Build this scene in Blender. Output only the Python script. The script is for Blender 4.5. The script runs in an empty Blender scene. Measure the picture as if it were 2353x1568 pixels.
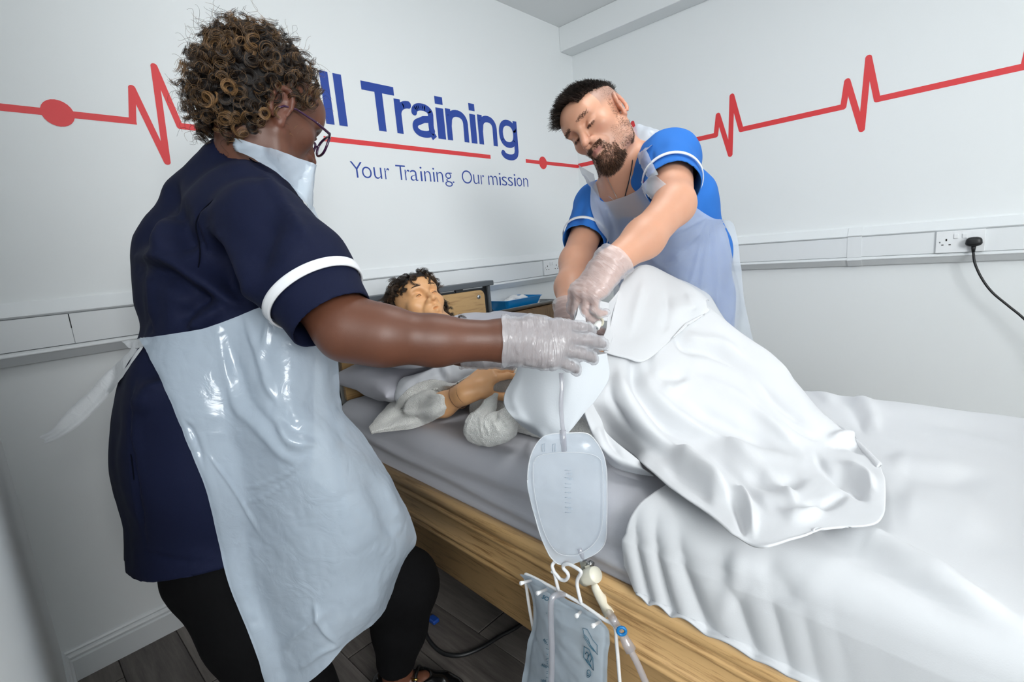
import bpy, bmesh, math, random
import numpy as np
from mathutils import Vector, Matrix, noise

random.seed(7)
rng = np.random.default_rng(7)
scene = bpy.context.scene
COL = scene.collection

# ------------------------------------------------------------------ camera
FPX, IW, IH = 1134.33884566, 2353.0, 1568.0
def _rot(rx, ry, rz):
    c, s = math.cos, math.sin
    Rx = np.array([[1,0,0],[0,c(rx),-s(rx)],[0,s(rx),c(rx)]])
    Ry = np.array([[c(ry),0,s(ry)],[0,1,0],[-s(ry),0,c(ry)]])
    Rz = np.array([[c(rz),-s(rz),0],[s(rz),c(rz),0],[0,0,1]])
    return Rz @ Ry @ Rx
CR = _rot(1.39270855, 0.0841804124, -0.817742396)
CC = np.array([-2.71624, -1.90903, 1.14872])
cam = bpy.data.cameras.new('camera')
cam.sensor_width = 36.0
cam.lens = FPX / IW * 36.0
cam.clip_start = 0.01
cam_o = bpy.data.objects.new('camera', cam)
COL.objects.link(cam_o)
M = Matrix([list(CR[i]) + [CC[i]] for i in range(3)] + [[0,0,0,1]])
cam_o.matrix_world = M
scene.camera = cam_o

def ray(x, y): return CR @ np.array([(x-IW/2)/FPX, -(y-IH/2)/FPX, -1.0])
def P(x, y, d): return CC + ray(x, y) * d          # a point seen at (x, y), d metres deep
def on_z(x, y, z): r = ray(x, y); return CC + r*(z-CC[2])/r[2]
def on_x(x, y, v): r = ray(x, y); return CC + r*(v-CC[0])/r[0]
def on_y(x, y, v): r = ray(x, y); return CC + r*(v-CC[1])/r[1]
def camdir(X, Y, Z):
    v = CR @ np.array([X, Y, Z], float); return v/np.linalg.norm(v)

# ------------------------------------------------------------------ light and exposure
scene.view_settings.view_transform = 'Standard'
scene.view_settings.look = 'None'
scene.view_settings.gamma = 1.0
scene.view_settings.use_curve_mapping = False
scene.view_settings.exposure = 0.13
world = bpy.data.worlds.new('World'); scene.world = world
world.use_nodes = True
world.node_tree.nodes['Background'].inputs[0].default_value = (0.85, 0.92, 1.0, 1)
world.node_tree.nodes['Background'].inputs[1].default_value = 0.25

def area_light(name, loc, target, sx, sy, power, col=(1,1,1), spread=180):
    l = bpy.data.lights.new(name, 'AREA'); l.shape = 'RECTANGLE'; l.size = sx; l.size_y = sy
    l.energy = power; l.color = col; l.spread = math.radians(spread)
    o = bpy.data.objects.new(name, l); COL.objects.link(o)
    o.location = loc
    o.rotation_euler = (Vector(target)-Vector(loc)).to_track_quat('-Z', 'Y').to_euler()
    return o
area_light('ceiling_panel_lamp', (-1.50, -1.35, 2.40), (-1.50, -1.35, 0), 0.6, 0.6, 7, (0.98, 0.995, 1.0))
area_light('rear_ceiling_panel_lamp', (-1.0, -3.3, 2.40), (-1.0, -3.3, 0), 0.6, 0.6, 5, (0.97, 0.99, 1.0))
area_light('added_fill_light', (-3.3, -4.3, 1.95), (-1.6, -0.4, 1.2), 1.3, 1.3, 84, (0.98, 0.995, 1.0))  # unseen fill light added behind the viewpoint to brighten the near sides

# ------------------------------------------------------------------ helpers
def lin(c):
    c = [v/255.0 for v in c]
    return tuple(v/12.92 if v <= 0.04045 else ((v+0.055)/1.055)**2.4 for v in c) + (1.0,)

def mat(name, rgb, rough=0.6, metal=0.0, spec=0.5, bump=None, var=None, coat=0.0, sss=0.0, sheen=0.0, sscol=None):
    """Principled material. bump=(scale, strength, detail) noise relief; var=(scale, amount) colour variation."""
    m = bpy.data.materials.new(name); m.use_nodes = True
    nt = m.node_tree; b = nt.nodes['Principled BSDF']
    c = lin(rgb)
    b.inputs['Base Color'].default_value = c
    b.inputs['Roughness'].default_value = rough
    b.inputs['Metallic'].default_value = metal
    b.inputs['Specular IOR Level'].default_value = spec
    if coat: b.inputs['Coat Weight'].default_value = coat
    if sheen: b.inputs['Sheen Weight'].default_value = sheen; b.inputs['Sheen Roughness'].default_value = 0.5
    if sss:
        b.inputs['Subsurface Weight'].default_value = sss
        b.inputs['Subsurface Radius'].default_value = sscol or (0.012, 0.005, 0.003)
        b.inputs['Subsurface Scale'].default_value = 1.0
    tc = nt.nodes.new('ShaderNodeTexCoord')
    if bump:
        n = nt.nodes.new('ShaderNodeTexNoise'); n.inputs['Scale'].default_value = bump[0]
        n.inputs['Detail'].default_value = bump[2] if len(bump) > 2 else 3
        nt.links.new(tc.outputs['Object'], n.inputs['Vector'])
        bp = nt.nodes.new('ShaderNodeBump'); bp.inputs['Strength'].default_value = bump[1]
        bp.inputs['Distance'].default_value = bump[3] if len(bump) > 3 else 0.002
        nt.links.new(n.outputs['Fac'], bp.inputs['Height'])
        nt.links.new(bp.outputs['Normal'], b.inputs['Normal'])
    if var:
        n2 = nt.nodes.new('ShaderNodeTexNoise'); n2.inputs['Scale'].default_value = var[0]
        n2.inputs['Detail'].default_value = 4
        nt.links.new(tc.outputs['Object'], n2.inputs['Vector'])
        mx = nt.nodes.new('ShaderNodeMix'); mx.data_type = 'RGBA'
        k = var[1]
        mx.inputs[6].default_value = tuple(max(0, v*(1-k)) for v in c[:3]) + (1,)
        mx.inputs[7].default_value = tuple(min(1, v*(1+k)) for v in c[:3]) + (1,)
        nt.links.new(n2.outputs['Fac'], mx.inputs[0])
        nt.links.new(mx.outputs[2], b.inputs['Base Color'])
    return m

def wood_mat(name, c0, c1, scale=(1, 1, 1), rough=0.45, grain=60.0):
    m = bpy.data.materials.new(name); m.use_nodes = True
    nt = m.node_tree; b = nt.nodes['Principled BSDF']; b.inputs['Roughness'].default_value = rough
    tc = nt.nodes.new('ShaderNodeTexCoord'); mp = nt.nodes.new('ShaderNodeMapping')
    mp.inputs['Scale'].default_value = scale
    nt.links.new(tc.outputs['Object'], mp.inputs['Vector'])
    n = nt.nodes.new('ShaderNodeTexNoise'); n.inputs['Scale'].default_value = grain; n.inputs['Detail'].default_value = 6
    n.inputs['Roughness'].default_value = 0.65
    nt.links.new(mp.outputs['Vector'], n.inputs['Vector'])
    n3 = nt.nodes.new('ShaderNodeTexNoise'); n3.inputs['Scale'].default_value = grain*0.35; n3.inputs['Detail'].default_value = 3
    nt.links.new(mp.outputs['Vector'], n3.inputs['Vector'])
    ad = nt.nodes.new('ShaderNodeMath'); ad.operation = 'ADD'
    nt.links.new(n.outputs['Fac'], ad.inputs[0]); nt.links.new(n3.outputs['Fac'], ad.inputs[1])
    r = nt.nodes.new('ShaderNodeValToRGB')
    r.color_ramp.elements[0].position = 0.72; r.color_ramp.elements[0].color = lin(c0)
    r.color_ramp.elements[1].position = 1.28; r.color_ramp.elements[1].color = lin(c1)
    nt.links.new(ad.outputs[0], r.inputs['Fac'])
    nt.links.new(r.outputs['Color'], b.inputs['Base Color'])
    bp = nt.nodes.new('ShaderNodeBump'); bp.inputs['Strength'].default_value = 0.15; bp.inputs['Distance'].default_value = 0.001
    nt.links.new(n.outputs['Fac'], bp.inputs['Height']); nt.links.new(bp.outputs['Normal'], b.inputs['Normal'])
    return m

def film_mat(name, rgb, opacity=0.5, rough=0.15, scale=40.0, bump=0.5, dist=0.004, transl=0.5, gloss=0.14, axis=None):
    """Thin plastic film: part clear, part milky (diffuse and translucent), with a crinkled gloss."""
    m = bpy.data.materials.new(name); m.use_nodes = True
    nt = m.node_tree; nt.nodes.clear()
    out = nt.nodes.new('ShaderNodeOutputMaterial')
    tc = nt.nodes.new('ShaderNodeTexCoord')
    n1 = nt.nodes.new('ShaderNodeTexNoise'); n1.inputs['Scale'].default_value = scale; n1.inputs['Detail'].default_value = 4
    n1.inputs['Distortion'].default_value = 1.6
    src = tc.outputs['Object']
    if axis is not None:                                    # creases run across this direction
        F = np.array(axis, float); F /= np.linalg.norm(F); a = np.cross(F, [0.3, 0.2, 1.0]); a /= np.linalg.norm(a); b_ = np.cross(F, a)
        cb = nt.nodes.new('ShaderNodeCombineXYZ')
        for k, (vec, sc) in enumerate(((F, 1.0), (a, 0.22), (b_, 0.22))):
            dp = nt.nodes.new('ShaderNodeVectorMath'); dp.operation = 'DOT_PRODUCT'; dp.inputs[1].default_value = tuple(vec*sc)
            nt.links.new(src, dp.inputs[0]); nt.links.new(dp.outputs['Value'], cb.inputs[k])
        src = cb.outputs[0]
    nt.links.new(src, n1.inputs['Vector'])
    v = nt.nodes.new('ShaderNodeTexVoronoi'); v.feature = 'DISTANCE_TO_EDGE'; v.inputs['Scale'].default_value = scale*0.5
    va = nt.nodes.new('ShaderNodeMix'); va.data_type = 'VECTOR'; va.inputs[0].default_value = 0.06
    nt.links.new(src, va.inputs[4]); nt.links.new(n1.outputs['Color'], va.inputs[5])
    nt.links.new(va.outputs[1], v.inputs['Vector'])
    ad = nt.nodes.new('ShaderNodeMath'); ad.operation = 'MULTIPLY_ADD'; ad.inputs[1].default_value = 0.5
    nt.links.new(v.outputs['Distance'], ad.inputs[0]); nt.links.new(n1.outputs['Fac'], ad.inputs[2])
    bp = nt.nodes.new('ShaderNodeBump'); bp.inputs['Strength'].default_value = bump; bp.inputs['Distance'].default_value = dist
    nt.links.new(ad.outputs[0], bp.inputs['Height'])
    df = nt.nodes.new('ShaderNodeBsdfDiffuse'); df.inputs[0].default_value = lin(rgb)
    tl = nt.nodes.new('ShaderNodeBsdfTranslucent'); tl.inputs[0].default_value = lin(rgb)
    tp = nt.nodes.new('ShaderNodeBsdfTransparent')
    gl = nt.nodes.new('ShaderNodeBsdfGlossy'); gl.inputs['Roughness'].default_value = rough
    for nd in (df, gl): nt.links.new(bp.outputs['Normal'], nd.inputs['Normal'])
    m1 = nt.nodes.new('ShaderNodeMixShader'); m1.inputs[0].default_value = transl
    nt.links.new(df.outputs[0], m1.inputs[1]); nt.links.new(tl.outputs[0], m1.inputs[2])
    m2 = nt.nodes.new('ShaderNodeMixShader'); m2.inputs[0].default_value = opacity
    nt.links.new(tp.outputs[0], m2.inputs[1]); nt.links.new(m1.outputs[0], m2.inputs[2])
    m3 = nt.nodes.new('ShaderNodeMixShader')
    fr = nt.nodes.new('ShaderNodeLayerWeight'); fr.inputs[0].default_value = 0.35
    nt.links.new(bp.outputs['Normal'], fr.inputs['Normal'])
    pw = nt.nodes.new('ShaderNodeMath'); pw.operation = 'POWER'; pw.inputs[1].default_value = 2.5
    nt.links.new(fr.outputs['Facing'], pw.inputs[0])
    mg = nt.nodes.new('ShaderNodeMath'); mg.operation = 'MULTIPLY_ADD'; mg.inputs[1].default_value = 0.22; mg.inputs[2].default_value = gloss*0.4
    nt.links.new(pw.outputs[0], mg.inputs[0]); nt.links.new(mg.outputs[0], m3.inputs[0])
    nt.links.new(m2.outputs[0], m3.inputs[1]); nt.links.new(gl.outputs[0], m3.inputs[2])
    nt.links.new(m3.outputs[0], out.inputs[0])
    return m

def tag(o, label=None, cat=None, group=None, kind=None):
    if label: o['label'] = label
    if cat: o['category'] = cat
    if group: o['group'] = group
    if kind: o['kind'] = kind
    return o

def empty(name, loc=(0,0,0)):
    o = bpy.data.objects.new(name, None); COL.objects.link(o); o.location = [float(v) for v in loc]
    o.empty_display_size = 0.05
    return o

def world_loc(o):
    w = Vector(o.location)
    if o.parent: w += o.matrix_parent_inverse.translation + world_loc(o.parent)
    return w

def link(name, me, material, parent=None, smooth=True):
    """Link a mesh whose vertices are world coordinates, optionally as a child of parent."""
    o = bpy.data.objects.new(name, me); COL.objects.link(o)
    if material is not None:
        for m in (material if isinstance(material, (list, tuple)) else [material]): me.materials.append(m)
    if smooth and len(me.polygons): me.polygons.foreach_set('use_smooth', [True]*len(me.polygons))
    if parent is not None:
        o.parent = parent
        o.matrix_parent_inverse = Matrix.Translation(-world_loc(parent))
    return o

def pmesh(name, verts, faces, material, parent=None, smooth=True):
    me = bpy.data.meshes.new(name)
    me.from_pydata([tuple(map(float, v)) for v in verts], [], [tuple(map(int, f)) for f in faces]); me.update()
    return link(name, me, material, parent, smooth)

def npmesh(name, V, Q, material, parent=None, smooth=True):
    """fast mesh from numpy: V (n,3), Q (m,k)"""
    me = bpy.data.meshes.new(name); k = Q.shape[1]
    me.vertices.add(len(V)); me.vertices.foreach_set('co', np.ascontiguousarray(V, dtype=np.float32).ravel())
    me.loops.add(Q.size); me.loops.foreach_set('vertex_index', np.ascontiguousarray(Q, dtype=np.int32).ravel())
    me.polygons.add(len(Q)); me.polygons.foreach_set('loop_start', np.arange(0, Q.size, k, dtype=np.int32))
    me.update(calc_edges=True)
    return link(name, me, material, parent, smooth)

def box_bm(bm, lo, hi, bevel=0.0, seg=2, xf=None):
    lo = np.minimum(lo, hi).astype(float), np.maximum(lo, hi).astype(float)
    (x0,y0,z0),(x1,y1,z1) = lo
    vs = [bm.verts.new(p) for p in [(x0,y0,z0),(x1,y0,z0),(x1,y1,z0),(x0,y1,z0),(x0,y0,z1),(x1,y0,z1),(x1,y1,z1),(x0,y1,z1)]]
    fs = [bm.faces.new([vs[i] for i in f]) for f in [(3,2,1,0),(4,5,6,7),(0,1,5,4),(1,2,6,5),(2,3,7,6),(3,0,4,7)]]
    if bevel:
        es = list({e for f in fs for e in f.edges})
        r = bmesh.ops.bevel(bm, geom=es, offset=bevel, segments=seg, profile=0.5, affect='EDGES')
        vs = list({v for f in r['faces'] for v in f.verts} | {v for v in vs if v.is_valid})
    if xf is not None:
        for v in vs:
            if v.is_valid: v.co = Vector(xf(v.co))
    return vs

def box(name, lo, hi, material, parent=None, bevel=0.0, seg=2, xf=None, smooth=False):
    bm = bmesh.new(); box_bm(bm, lo, hi, bevel, seg, xf)
    me = bpy.data.meshes.new(name); bm.to_mesh(me); bm.free()
    o = link(name, me, material, parent, smooth=False)
    if bevel and smooth is False:
        me.polygons.foreach_set('use_smooth', [True]*len(me.polygons)); wn(o)
    return o

def wn(o):
    m = o.modifiers.new('wn', 'WEIGHTED_NORMAL'); m.keep_sharp = True

def catmull(pts, n):
    """n points along a Catmull-Rom curve through pts"""
    p = np.asarray(pts, float); k = len(p)
    if k == 2:
        t = np.linspace(0, 1, n)[:, None]; return p[0]*(1-t)+p[1]*t
    pp = np.vstack([2*p[0]-p[1], p, 2*p[-1]-p[-2]])
    t = np.linspace(0, k-1-1e-9, n); i = t.astype(int); u = (t-i)[:, None]
    a, b, c, d = pp[i], pp[i+1], pp[i+2], pp[i+3]
    return 0.5*((2*b)+(-a+c)*u+(2*a-5*b+4*c-d)*u**2+(-a+3*b-3*c+d)*u**3)

def tube_data(pts, rad, n=10, caps=True, flat=None):
    """swept tube: pts (k,3), rad scalar or (k,)"""
    pts = np.asarray(pts, float); k = len(pts)
    rad = np.broadcast_to(np.asarray(rad, float), (k,))
    t = np.gradient(pts, axis=0); t /= np.linalg.norm(t, axis=1)[:, None] + 1e-12
    up = np.array([0, 0, 1.0]) if abs(t[0][2]) < 0.9 else np.array([1.0, 0, 0])
    a = np.cross(t[0], up); a /= np.linalg.norm(a)
    V = []; ang = np.linspace(0, 2*np.pi, n, endpoint=False)
    for i in range(k):
        a = a - t[i]*np.dot(a, t[i]); a /= np.linalg.norm(a) + 1e-12
        b = np.cross(t[i], a)
        V.append(pts[i] + rad[i]*(np.cos(ang)[:, None]*a + np.sin(ang)[:, None]*b))
    V = np.vstack(V); F = []
    for i in range(k-1):
        for j in range(n):
            F.append((i*n+j, i*n+(j+1) % n, (i+1)*n+(j+1) % n, (i+1)*n+j))
    if caps:
        F.append(tuple(range(n-1, -1, -1))); F.append(tuple((k-1)*n+j for j in range(n)))
    return V, F

def tube(name, pts, rad, material, parent=None, n=10, res=None, caps=True):
    pts = np.asarray(pts, float)
    if res:
        r = np.broadcast_to(np.asarray(rad, float), (len(pts),))
        q = catmull(np.hstack([pts, r[:, None]]), res); pts, rad = q[:, :3], q[:, 3]
    V, F = tube_data(pts, rad, n, caps)
    return pmesh(name, V, F, material, parent)

def multi(name, pieces, material, parent=None, smooth=True):
    """several (V, F) pieces as one mesh"""
    VV, FF, o = [], [], 0
    for V, F in pieces:
        VV.extend([tuple(v) for v in V]); FF.extend([tuple(i+o for i in f) for f in F]); o += len(V)
    return pmesh(name, VV, FF, material, parent, smooth)

def extrude_profile(name, prof, p0, p1, out, material, parent=None, mitre0=0.0, mitre1=0.0):
    """profile [(depth, z)] swept from p0 to p1 (floor points on the wall); out = unit vector off the wall"""
    p0 = np.array([*p0, 0.0]); p1 = np.array([*p1, 0.0]); out = np.array([*out, 0.0])
    d = (p1-p0)/np.linalg.norm(p1-p0); V = []; n = len(prof)
    for p, m in ((p0, mitre0), (p1, mitre1)):
        for dep, z in prof: V.append(p + out*dep + d*dep*m + np.array([0, 0, z]))
    F = [(i, (i+1) % n, n+(i+1) % n, n+i) for i in range(n)] + [tuple(range(n-1, -1, -1)), tuple(range(n, 2*n))]
    bm = bmesh.new(); vs = [bm.verts.new(v) for v in V]
    for f in F: bm.faces.new([vs[i] for i in f])
    bmesh.ops.recalc_face_normals(bm, faces=bm.faces)
    me = bpy.data.meshes.new(name); bm.to_mesh(me); bm.free()
    return link(name, me, material, parent, smooth=False)

def fbm(Pn, scale, seed=0.0, octv=3):
    return np.array([noise.fractal(Vector((p[0]*scale+seed, p[1]*scale-seed*1.7, p[2]*scale+seed*.3)), 1.0, 2.0, octv) for p in Pn])

def vnoise(Pn, scale, seed=0):
    """cheap vectorised value noise, about -1..1"""
    q = np.asarray(Pn, float)*scale + 100.0; i = np.floor(q).astype(np.int64); f = q-i; f = f*f*(3-2*f)
    def h(ix, iy, iz):
        n = (ix*374761393 + iy*668265263 + iz*2147483647 + seed*1274126177) & 0xffffffff
        n = ((n ^ (n >> 13))*1274126177) & 0xffffffff
        n = (n ^ (n >> 16)) & 0xffff
        return n/32767.5-1
    x, y, z = i[:, 0], i[:, 1], i[:, 2]; u, v, w = f[:, 0], f[:, 1], f[:, 2]
    def L(a, b, t): return a+(b-a)*t
    return L(L(L(h(x,y,z),h(x+1,y,z),u), L(h(x,y+1,z),h(x+1,y+1,z),u), v),
             L(L(h(x,y,z+1),h(x+1,y,z+1),u), L(h(x,y+1,z+1),h(x+1,y+1,z+1),u), v), w)

def vfbm(Pn, scale, seed=0, octv=3):
    return sum(vnoise(Pn, scale*2**o, seed+o*7)/2**o for o in range(octv))

def patch_grid(G, nu, nv):
    """bicubic surface through a rectangular grid of points G[r][c]"""
    G = np.asarray(G, float); R, C, K = G.shape
    A = np.stack([catmull(G[r], nu) for r in range(R)])            # R, nu, K
    return np.stack([catmull(A[:, j], nv) for j in range(nu)], axis=1)   # nv, nu, K

def grid_normals(S):
    du = np.gradient(S, axis=1); dv = np.gradient(S, axis=0)
    n = np.cross(du, dv); return n/(np.linalg.norm(n, axis=2)[..., None]+1e-12)

def grid_faces(nv, nu, wrap=False):
    i = np.arange(nv*nu).reshape(nv, nu)
    if wrap: i = np.hstack([i, i[:, :1]])
    return np.stack([i[:-1, :-1], i[:-1, 1:], i[1:, 1:], i[1:, :-1]], axis=-1).reshape(-1, 4)

def pix_grid(rows):
    return np.array([[P(*c) for c in r] for r in rows])

def sheet(name, S, material, parent=None, thick=0.0, offset=0.0, sub=0):
    nv, nu, _ = S.shape
    o = npmesh(name, S.reshape(-1, 3), grid_faces(nv, nu), material, parent)
    if thick:
        m = o.modifiers.new('solid', 'SOLIDIFY'); m.thickness = thick; m.offset = offset
    if sub:
        m = o.modifiers.new('sub', 'SUBSURF'); m.levels = sub; m.render_levels = sub
    return o

# ================================================================== ROOM
WALL = mat('wall paint', (235, 239, 240), 0.62, bump=(220, 0.05, 2))
CEIL = mat('ceiling paint', (235, 238, 238), 0.8)
PLAST = mat('white trunking plastic', (232, 236, 238), 0.35, bump=(90, 0.02, 2))
SKIRT = mat('skirting gloss', (222, 226, 228), 0.3)
CEIL_Z, XL = 2.43, -2.763
def struct(o, label=None, cat=None): o['kind'] = 'structure'; return o
T = 0.12
struct(box('wall_left', (XL-T, 0, 0), (T, T, CEIL_Z), WALL))          # behind the headboard
struct(box('wall_right', (0, -4.6, 0), (T, 0, CEIL_Z), WALL))
struct(box('wall_side', (XL-T, -1.48, 0), (XL, 0, CEIL_Z), WALL))
struct(box('wall_recess', (-3.9, -1.48, 0), (XL-T, -1.36, CEIL_Z), WALL))
struct(box('wall_outer', (-4.02, -4.6, 0), (-3.9, -1.36, CEIL_Z), WALL))
struct(box('wall_rear', (-4.02, -4.72, 0), (T, -4.6, CEIL_Z), WALL))
struct(box('ceiling', (-4.02, -4.72, CEIL_Z), (T, T, CEIL_Z+0.1), CEIL))
bw = -on_y(1287, 122, 0)[0]
bz = on_x(1311, 131, 0)[2]
struct(box('trim_1', (-max(0.05, bw), -4.6, bz), (0, 0, CEIL_Z), WALL, bevel=0.004))   # boxed beam over the right wall

# floor of separate vinyl planks
FL = bpy.data.materials.new('grey oak vinyl'); FL.use_nodes = True
nt = FL.node_tree; b = nt.nodes['Principled BSDF']; b.inputs['Roughness'].default_value = 0.5
tc = nt.nodes.new('ShaderNodeTexCoord'); mp = nt.nodes.new('ShaderNodeMapping'); mp.inputs['Scale'].default_value = (1, 0.08, 1)
oi = nt.nodes.new('ShaderNodeObjectInfo')
vm = nt.nodes.new('ShaderNodeVectorMath'); vm.operation = 'ADD'
nt.links.new(tc.outputs['Object'], mp.inputs['Vector']); nt.links.new(mp.outputs['Vector'], vm.inputs[0])
cb = nt.nodes.new('ShaderNodeCombineXYZ'); ml = nt.nodes.new('ShaderNodeMath'); ml.operation = 'MULTIPLY'; ml.inputs[1].default_value = 37.0
nt.links.new(oi.outputs['Random'], ml.inputs[0]); nt.links.new(ml.outputs[0], cb.inputs[1]); nt.links.new(cb.outputs[0], vm.inputs[1])
n = nt.nodes.new('ShaderNodeTexNoise'); n.inputs['Scale'].default_value = 45; n.inputs['Detail'].default_value = 7; n.inputs['Roughness'].default_value = 0.7
nt.links.new(vm.outputs[0], n.inputs['Vector'])
mr = nt.nodes.new('ShaderNodeMath'); mr.operation = 'MULTIPLY_ADD'; mr.inputs[1].default_value = 0.35
nt.links.new(oi.outputs['Random'], mr.inputs[0]); nt.links.new(n.outputs['Fac'], mr.inputs[2])
r = nt.nodes.new('ShaderNodeValToRGB')
r.color_ramp.elements[0].position = 0.3; r.color_ramp.elements[0].color = lin((62, 57, 54))
r.color_ramp.elements[1].position = 1.0; r.color_ramp.elements[1].color = lin((134, 127, 121))
nt.links.new(mr.outputs[0], r.inputs['Fac']); nt.links.new(r.outputs['Color'], b.inputs['Base Color'])
SUBFL = mat('floor joint', (40, 38, 37), 0.8)
floor = struct(box('floor', (-4.02, -4.72, -0.1), (T, T, -0.003), SUBFL))
bm = bmesh.new(); box_bm(bm, (-0.0765, -0.59, -0.006), (0.0765, 0.59, 0.0), 0.0012, 1)
plank_me = bpy.data.meshes.new('plank'); bm.to_mesh(plank_me); bm.free(); plank_me.materials.append(FL)
i = 0
for ix in range(19):
    x = -0.09 - ix*0.155
    for iy in range(4):
        y = 1.385 - ((ix*0.47) % 1.18) - iy*1.185
        if y > 0.70 or y < -2.9: continue
        o = bpy.data.objects.new('plank', plank_me); COL.objects.link(o); o.location = (x, y, 0); o.parent = floor

# skirting (ogee) and dado trunking
sk = [(0, 0), (0.018, 0), (0.018, 0.066), (0.012, 0.070), (0.0135, 0.078), (0.011, 0.084), (0.0065, 0.087), (0.008, 0.092), (0.005, 0.0975), (0, 0.0985)]
struct(extrude_profile('baseboard_left', sk, (XL, 0), (0, 0), (0, -1), SKIRT, None, 1, -1))
struct(extrude_profile('baseboard_right', sk, (0, 0), (0, -4.6), (-1, 0), SKIRT, None, 1, 0))
struct(extrude_profile('baseboard_side', sk, (XL, 0), (XL, -1.48), (1, 0), SKIRT, None, 1, 0))
TZ = 0.957
def trunk_profile(z0, h):
    pr = [(0, 0), (0.018, 0.002), (0.044, 0.026)]
    for k in range(5):
        a = -0.6 + k*0.5; pr.append((0.045+0.005*math.cos(a), 0.031+0.005*math.sin(a)))
    pr += [(0.046, 0.0385), (0.044, 0.040), (0.044, 0.042), (0.0465, 0.0425), (0.0465, h-0.0435), (0.044, h-0.043), (0.044, h-0.041), (0.047, h-0.040)]
    for k in range(4):
        a = 0.0 + k*0.45; pr.append((0.045+0.005*math.cos(a), h-0.036+0.005*math.sin(a)))
    pr += [(0.016, h-0.003), (0.012, h), (0, h)]
    return [(d, z+z0) for d, z in pr]
TP = trunk_profile(TZ, 0.170)
struct(extrude_profile('trim_2', TP, (XL, 0), (0, 0), (0, -1), PLAST, None, 0, -1))
struct(extrude_profile('trim_3', TP, (0, 0), (0, -4.6), (-1, 0), PLAST, None, 1, 0))
# lid joint on the left wall run and the coupler band on the right wall run
DARK = mat('dark gap', (38, 40, 42), 0.7)
tr2 = bpy.data.objects['trim_2']; tr3 = bpy.data.objects['trim_3']
jx = on_y(160, 735, -0.047)[0]
box('joint_gap', (jx-0.0008, -0.0468, 1.0), (jx+0.0008, -0.046, 1.0835), mat('joint grey', (150, 155, 158), 0.6), tr2)
box('joint_gap', (jx-0.0012, -0.0470, 1.043), (jx+0.0012, -0.046, 1.0835), DARK, tr2)
cy0 = on_x(1947, 560, -0.048)[1]; cy1 = on_x(1980, 558, -0.048)[1]
TP2 = [(d+0.0022, z+(0.0015 if z > 1.05 else -0.0015)) for d, z in TP]
extrude_profile('coupler', TP2, (0, max(cy0, cy1)), (0, min(cy0, cy1)), (-1, 0), PLAST, tr3)
# shade in the lid grooves, put in as thin grey strips
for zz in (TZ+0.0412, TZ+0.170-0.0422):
    box('lid_shade_line', (XL, -0.0449, zz-0.0008), (-0.05, -0.0435, zz+0.0008), mat('lid shade grey', (120, 125, 128), 0.7), tr2)
    box('lid_shade_line', (-0.0449, -4.0, zz-0.0008), (-0.0435, -0.05, zz+0.0008), mat('lid shade grey', (165, 170, 173), 0.7), tr3)

# ------------------------------------------------------------------ double sockets
SOCK = mat('socket white', (238, 241, 243), 0.25)
HOLE = mat('socket hole', (40, 38, 34), 0.6)
GREY_SCREW = mat('socket screw', (170, 172, 172), 0.3, metal=0.8)
def socket(origin, ax, out, label):
    """origin = centre of plate back, ax = unit vector to the viewer's right along the wall, out = off the wall"""
    origin = np.array(origin, float); ax = np.array(ax, float); out = np.array(out, float); up = np.array([0, 0, 1.0])
    root = empty('double_socket', origin); tag(root, label, 'socket', None)
    def xf(c): return origin + ax*c[0] + up*c[2] + out*(-c[1])
    box('plate', (-0.073, -0.009, -0.043), (0.073, 0, 0.043), SOCK, root, bevel=0.002, xf=xf)
    for s in (-1, 1):
        box('rocker_switch', (s*0.0125-0.0065, -0.0125, 0.012), (s*0.0125+0.0065, -0.008, 0.030), SOCK, root, bevel=0.0015, xf=xf)
        cx = s*0.041
        box('earth_slot', (cx-0.0025, -0.0094, 0.004), (cx+0.0025, -0.0088, 0.013), HOLE, root, xf=xf)
        for t in (-1, 1):
            box('pin_slot', (cx+t*0.011-0.0035, -0.0094, -0.013), (cx+t*0.011+0.0035, -0.0088, -0.009), HOLE, root, xf=xf)
        V, F = tube_data([xf((s*0.0602, -0.0088, 0.0)), xf((s*0.0602, -0.0096, 0.0))], 0.0028, 12)
        pmesh('screw', V, F, GREY_SCREW, root)
    return root
sz = TZ+0.170/2
c1 = on_y(1268, 611, -0.055); socket((c1[0], -0.0465, sz), (1, 0, 0), (0, -1, 0), 'white double socket on the trunking above the trolley, no plug in it')
c2 = on_x(2206, 553, -0.055); socket((-0.0465, c2[1], sz), (0, -1, 0), (-1, 0, 0), 'white double socket at the right with a black plug in one outlet')
# black plug and flex
BLK = mat('black rubber', (22, 23, 25), 0.45)
pl = on_x(2238, 552, -0.075); pc = np.array([-0.0555, c2[1]-0.041, sz-0.004])
plug = empty('power_plug', pc); tag(plug, 'black three pin plug pushed into the right wall socket, flex hanging', 'plug')
V = []; nseg = 28; prof = [(0, 0.0), (0.001, 0.94), (0.006, 1.0), (0.022, 1.0), (0.030, 0.93), (0.034, 0.75), (0.0355, 0.4), (0.0358, 0.0)]
for dep, s in prof:
    for k in range(nseg):
        a = 2*math.pi*k/nseg; ca, sa = math.cos(a), math.sin(a)
        w = 0.0245*(abs(ca)**0.75)*(1 if ca > 0 else -1); hh = 0.0185*(abs(sa)**(0.8))*(1 if sa > 0 else -1)
        if sa < 0: hh *= 0.95; w *= 1.05
        V.append(pc + np.array([-dep, -w*s, hh*s]))
F = [tuple(q) for q in grid_faces(len(prof), nseg, True)]
pmesh('plug_body', V, F, BLK, plug)
tube('cord_grip', [pc+np.array([-0.016, 0, -0.014]), pc+np.array([-0.016, 0, -0.026]), pc+np.array([-0.017, -0.0005, -0.040])], [0.0075, 0.0068, 0.005], BLK, plug, 12)
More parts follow.
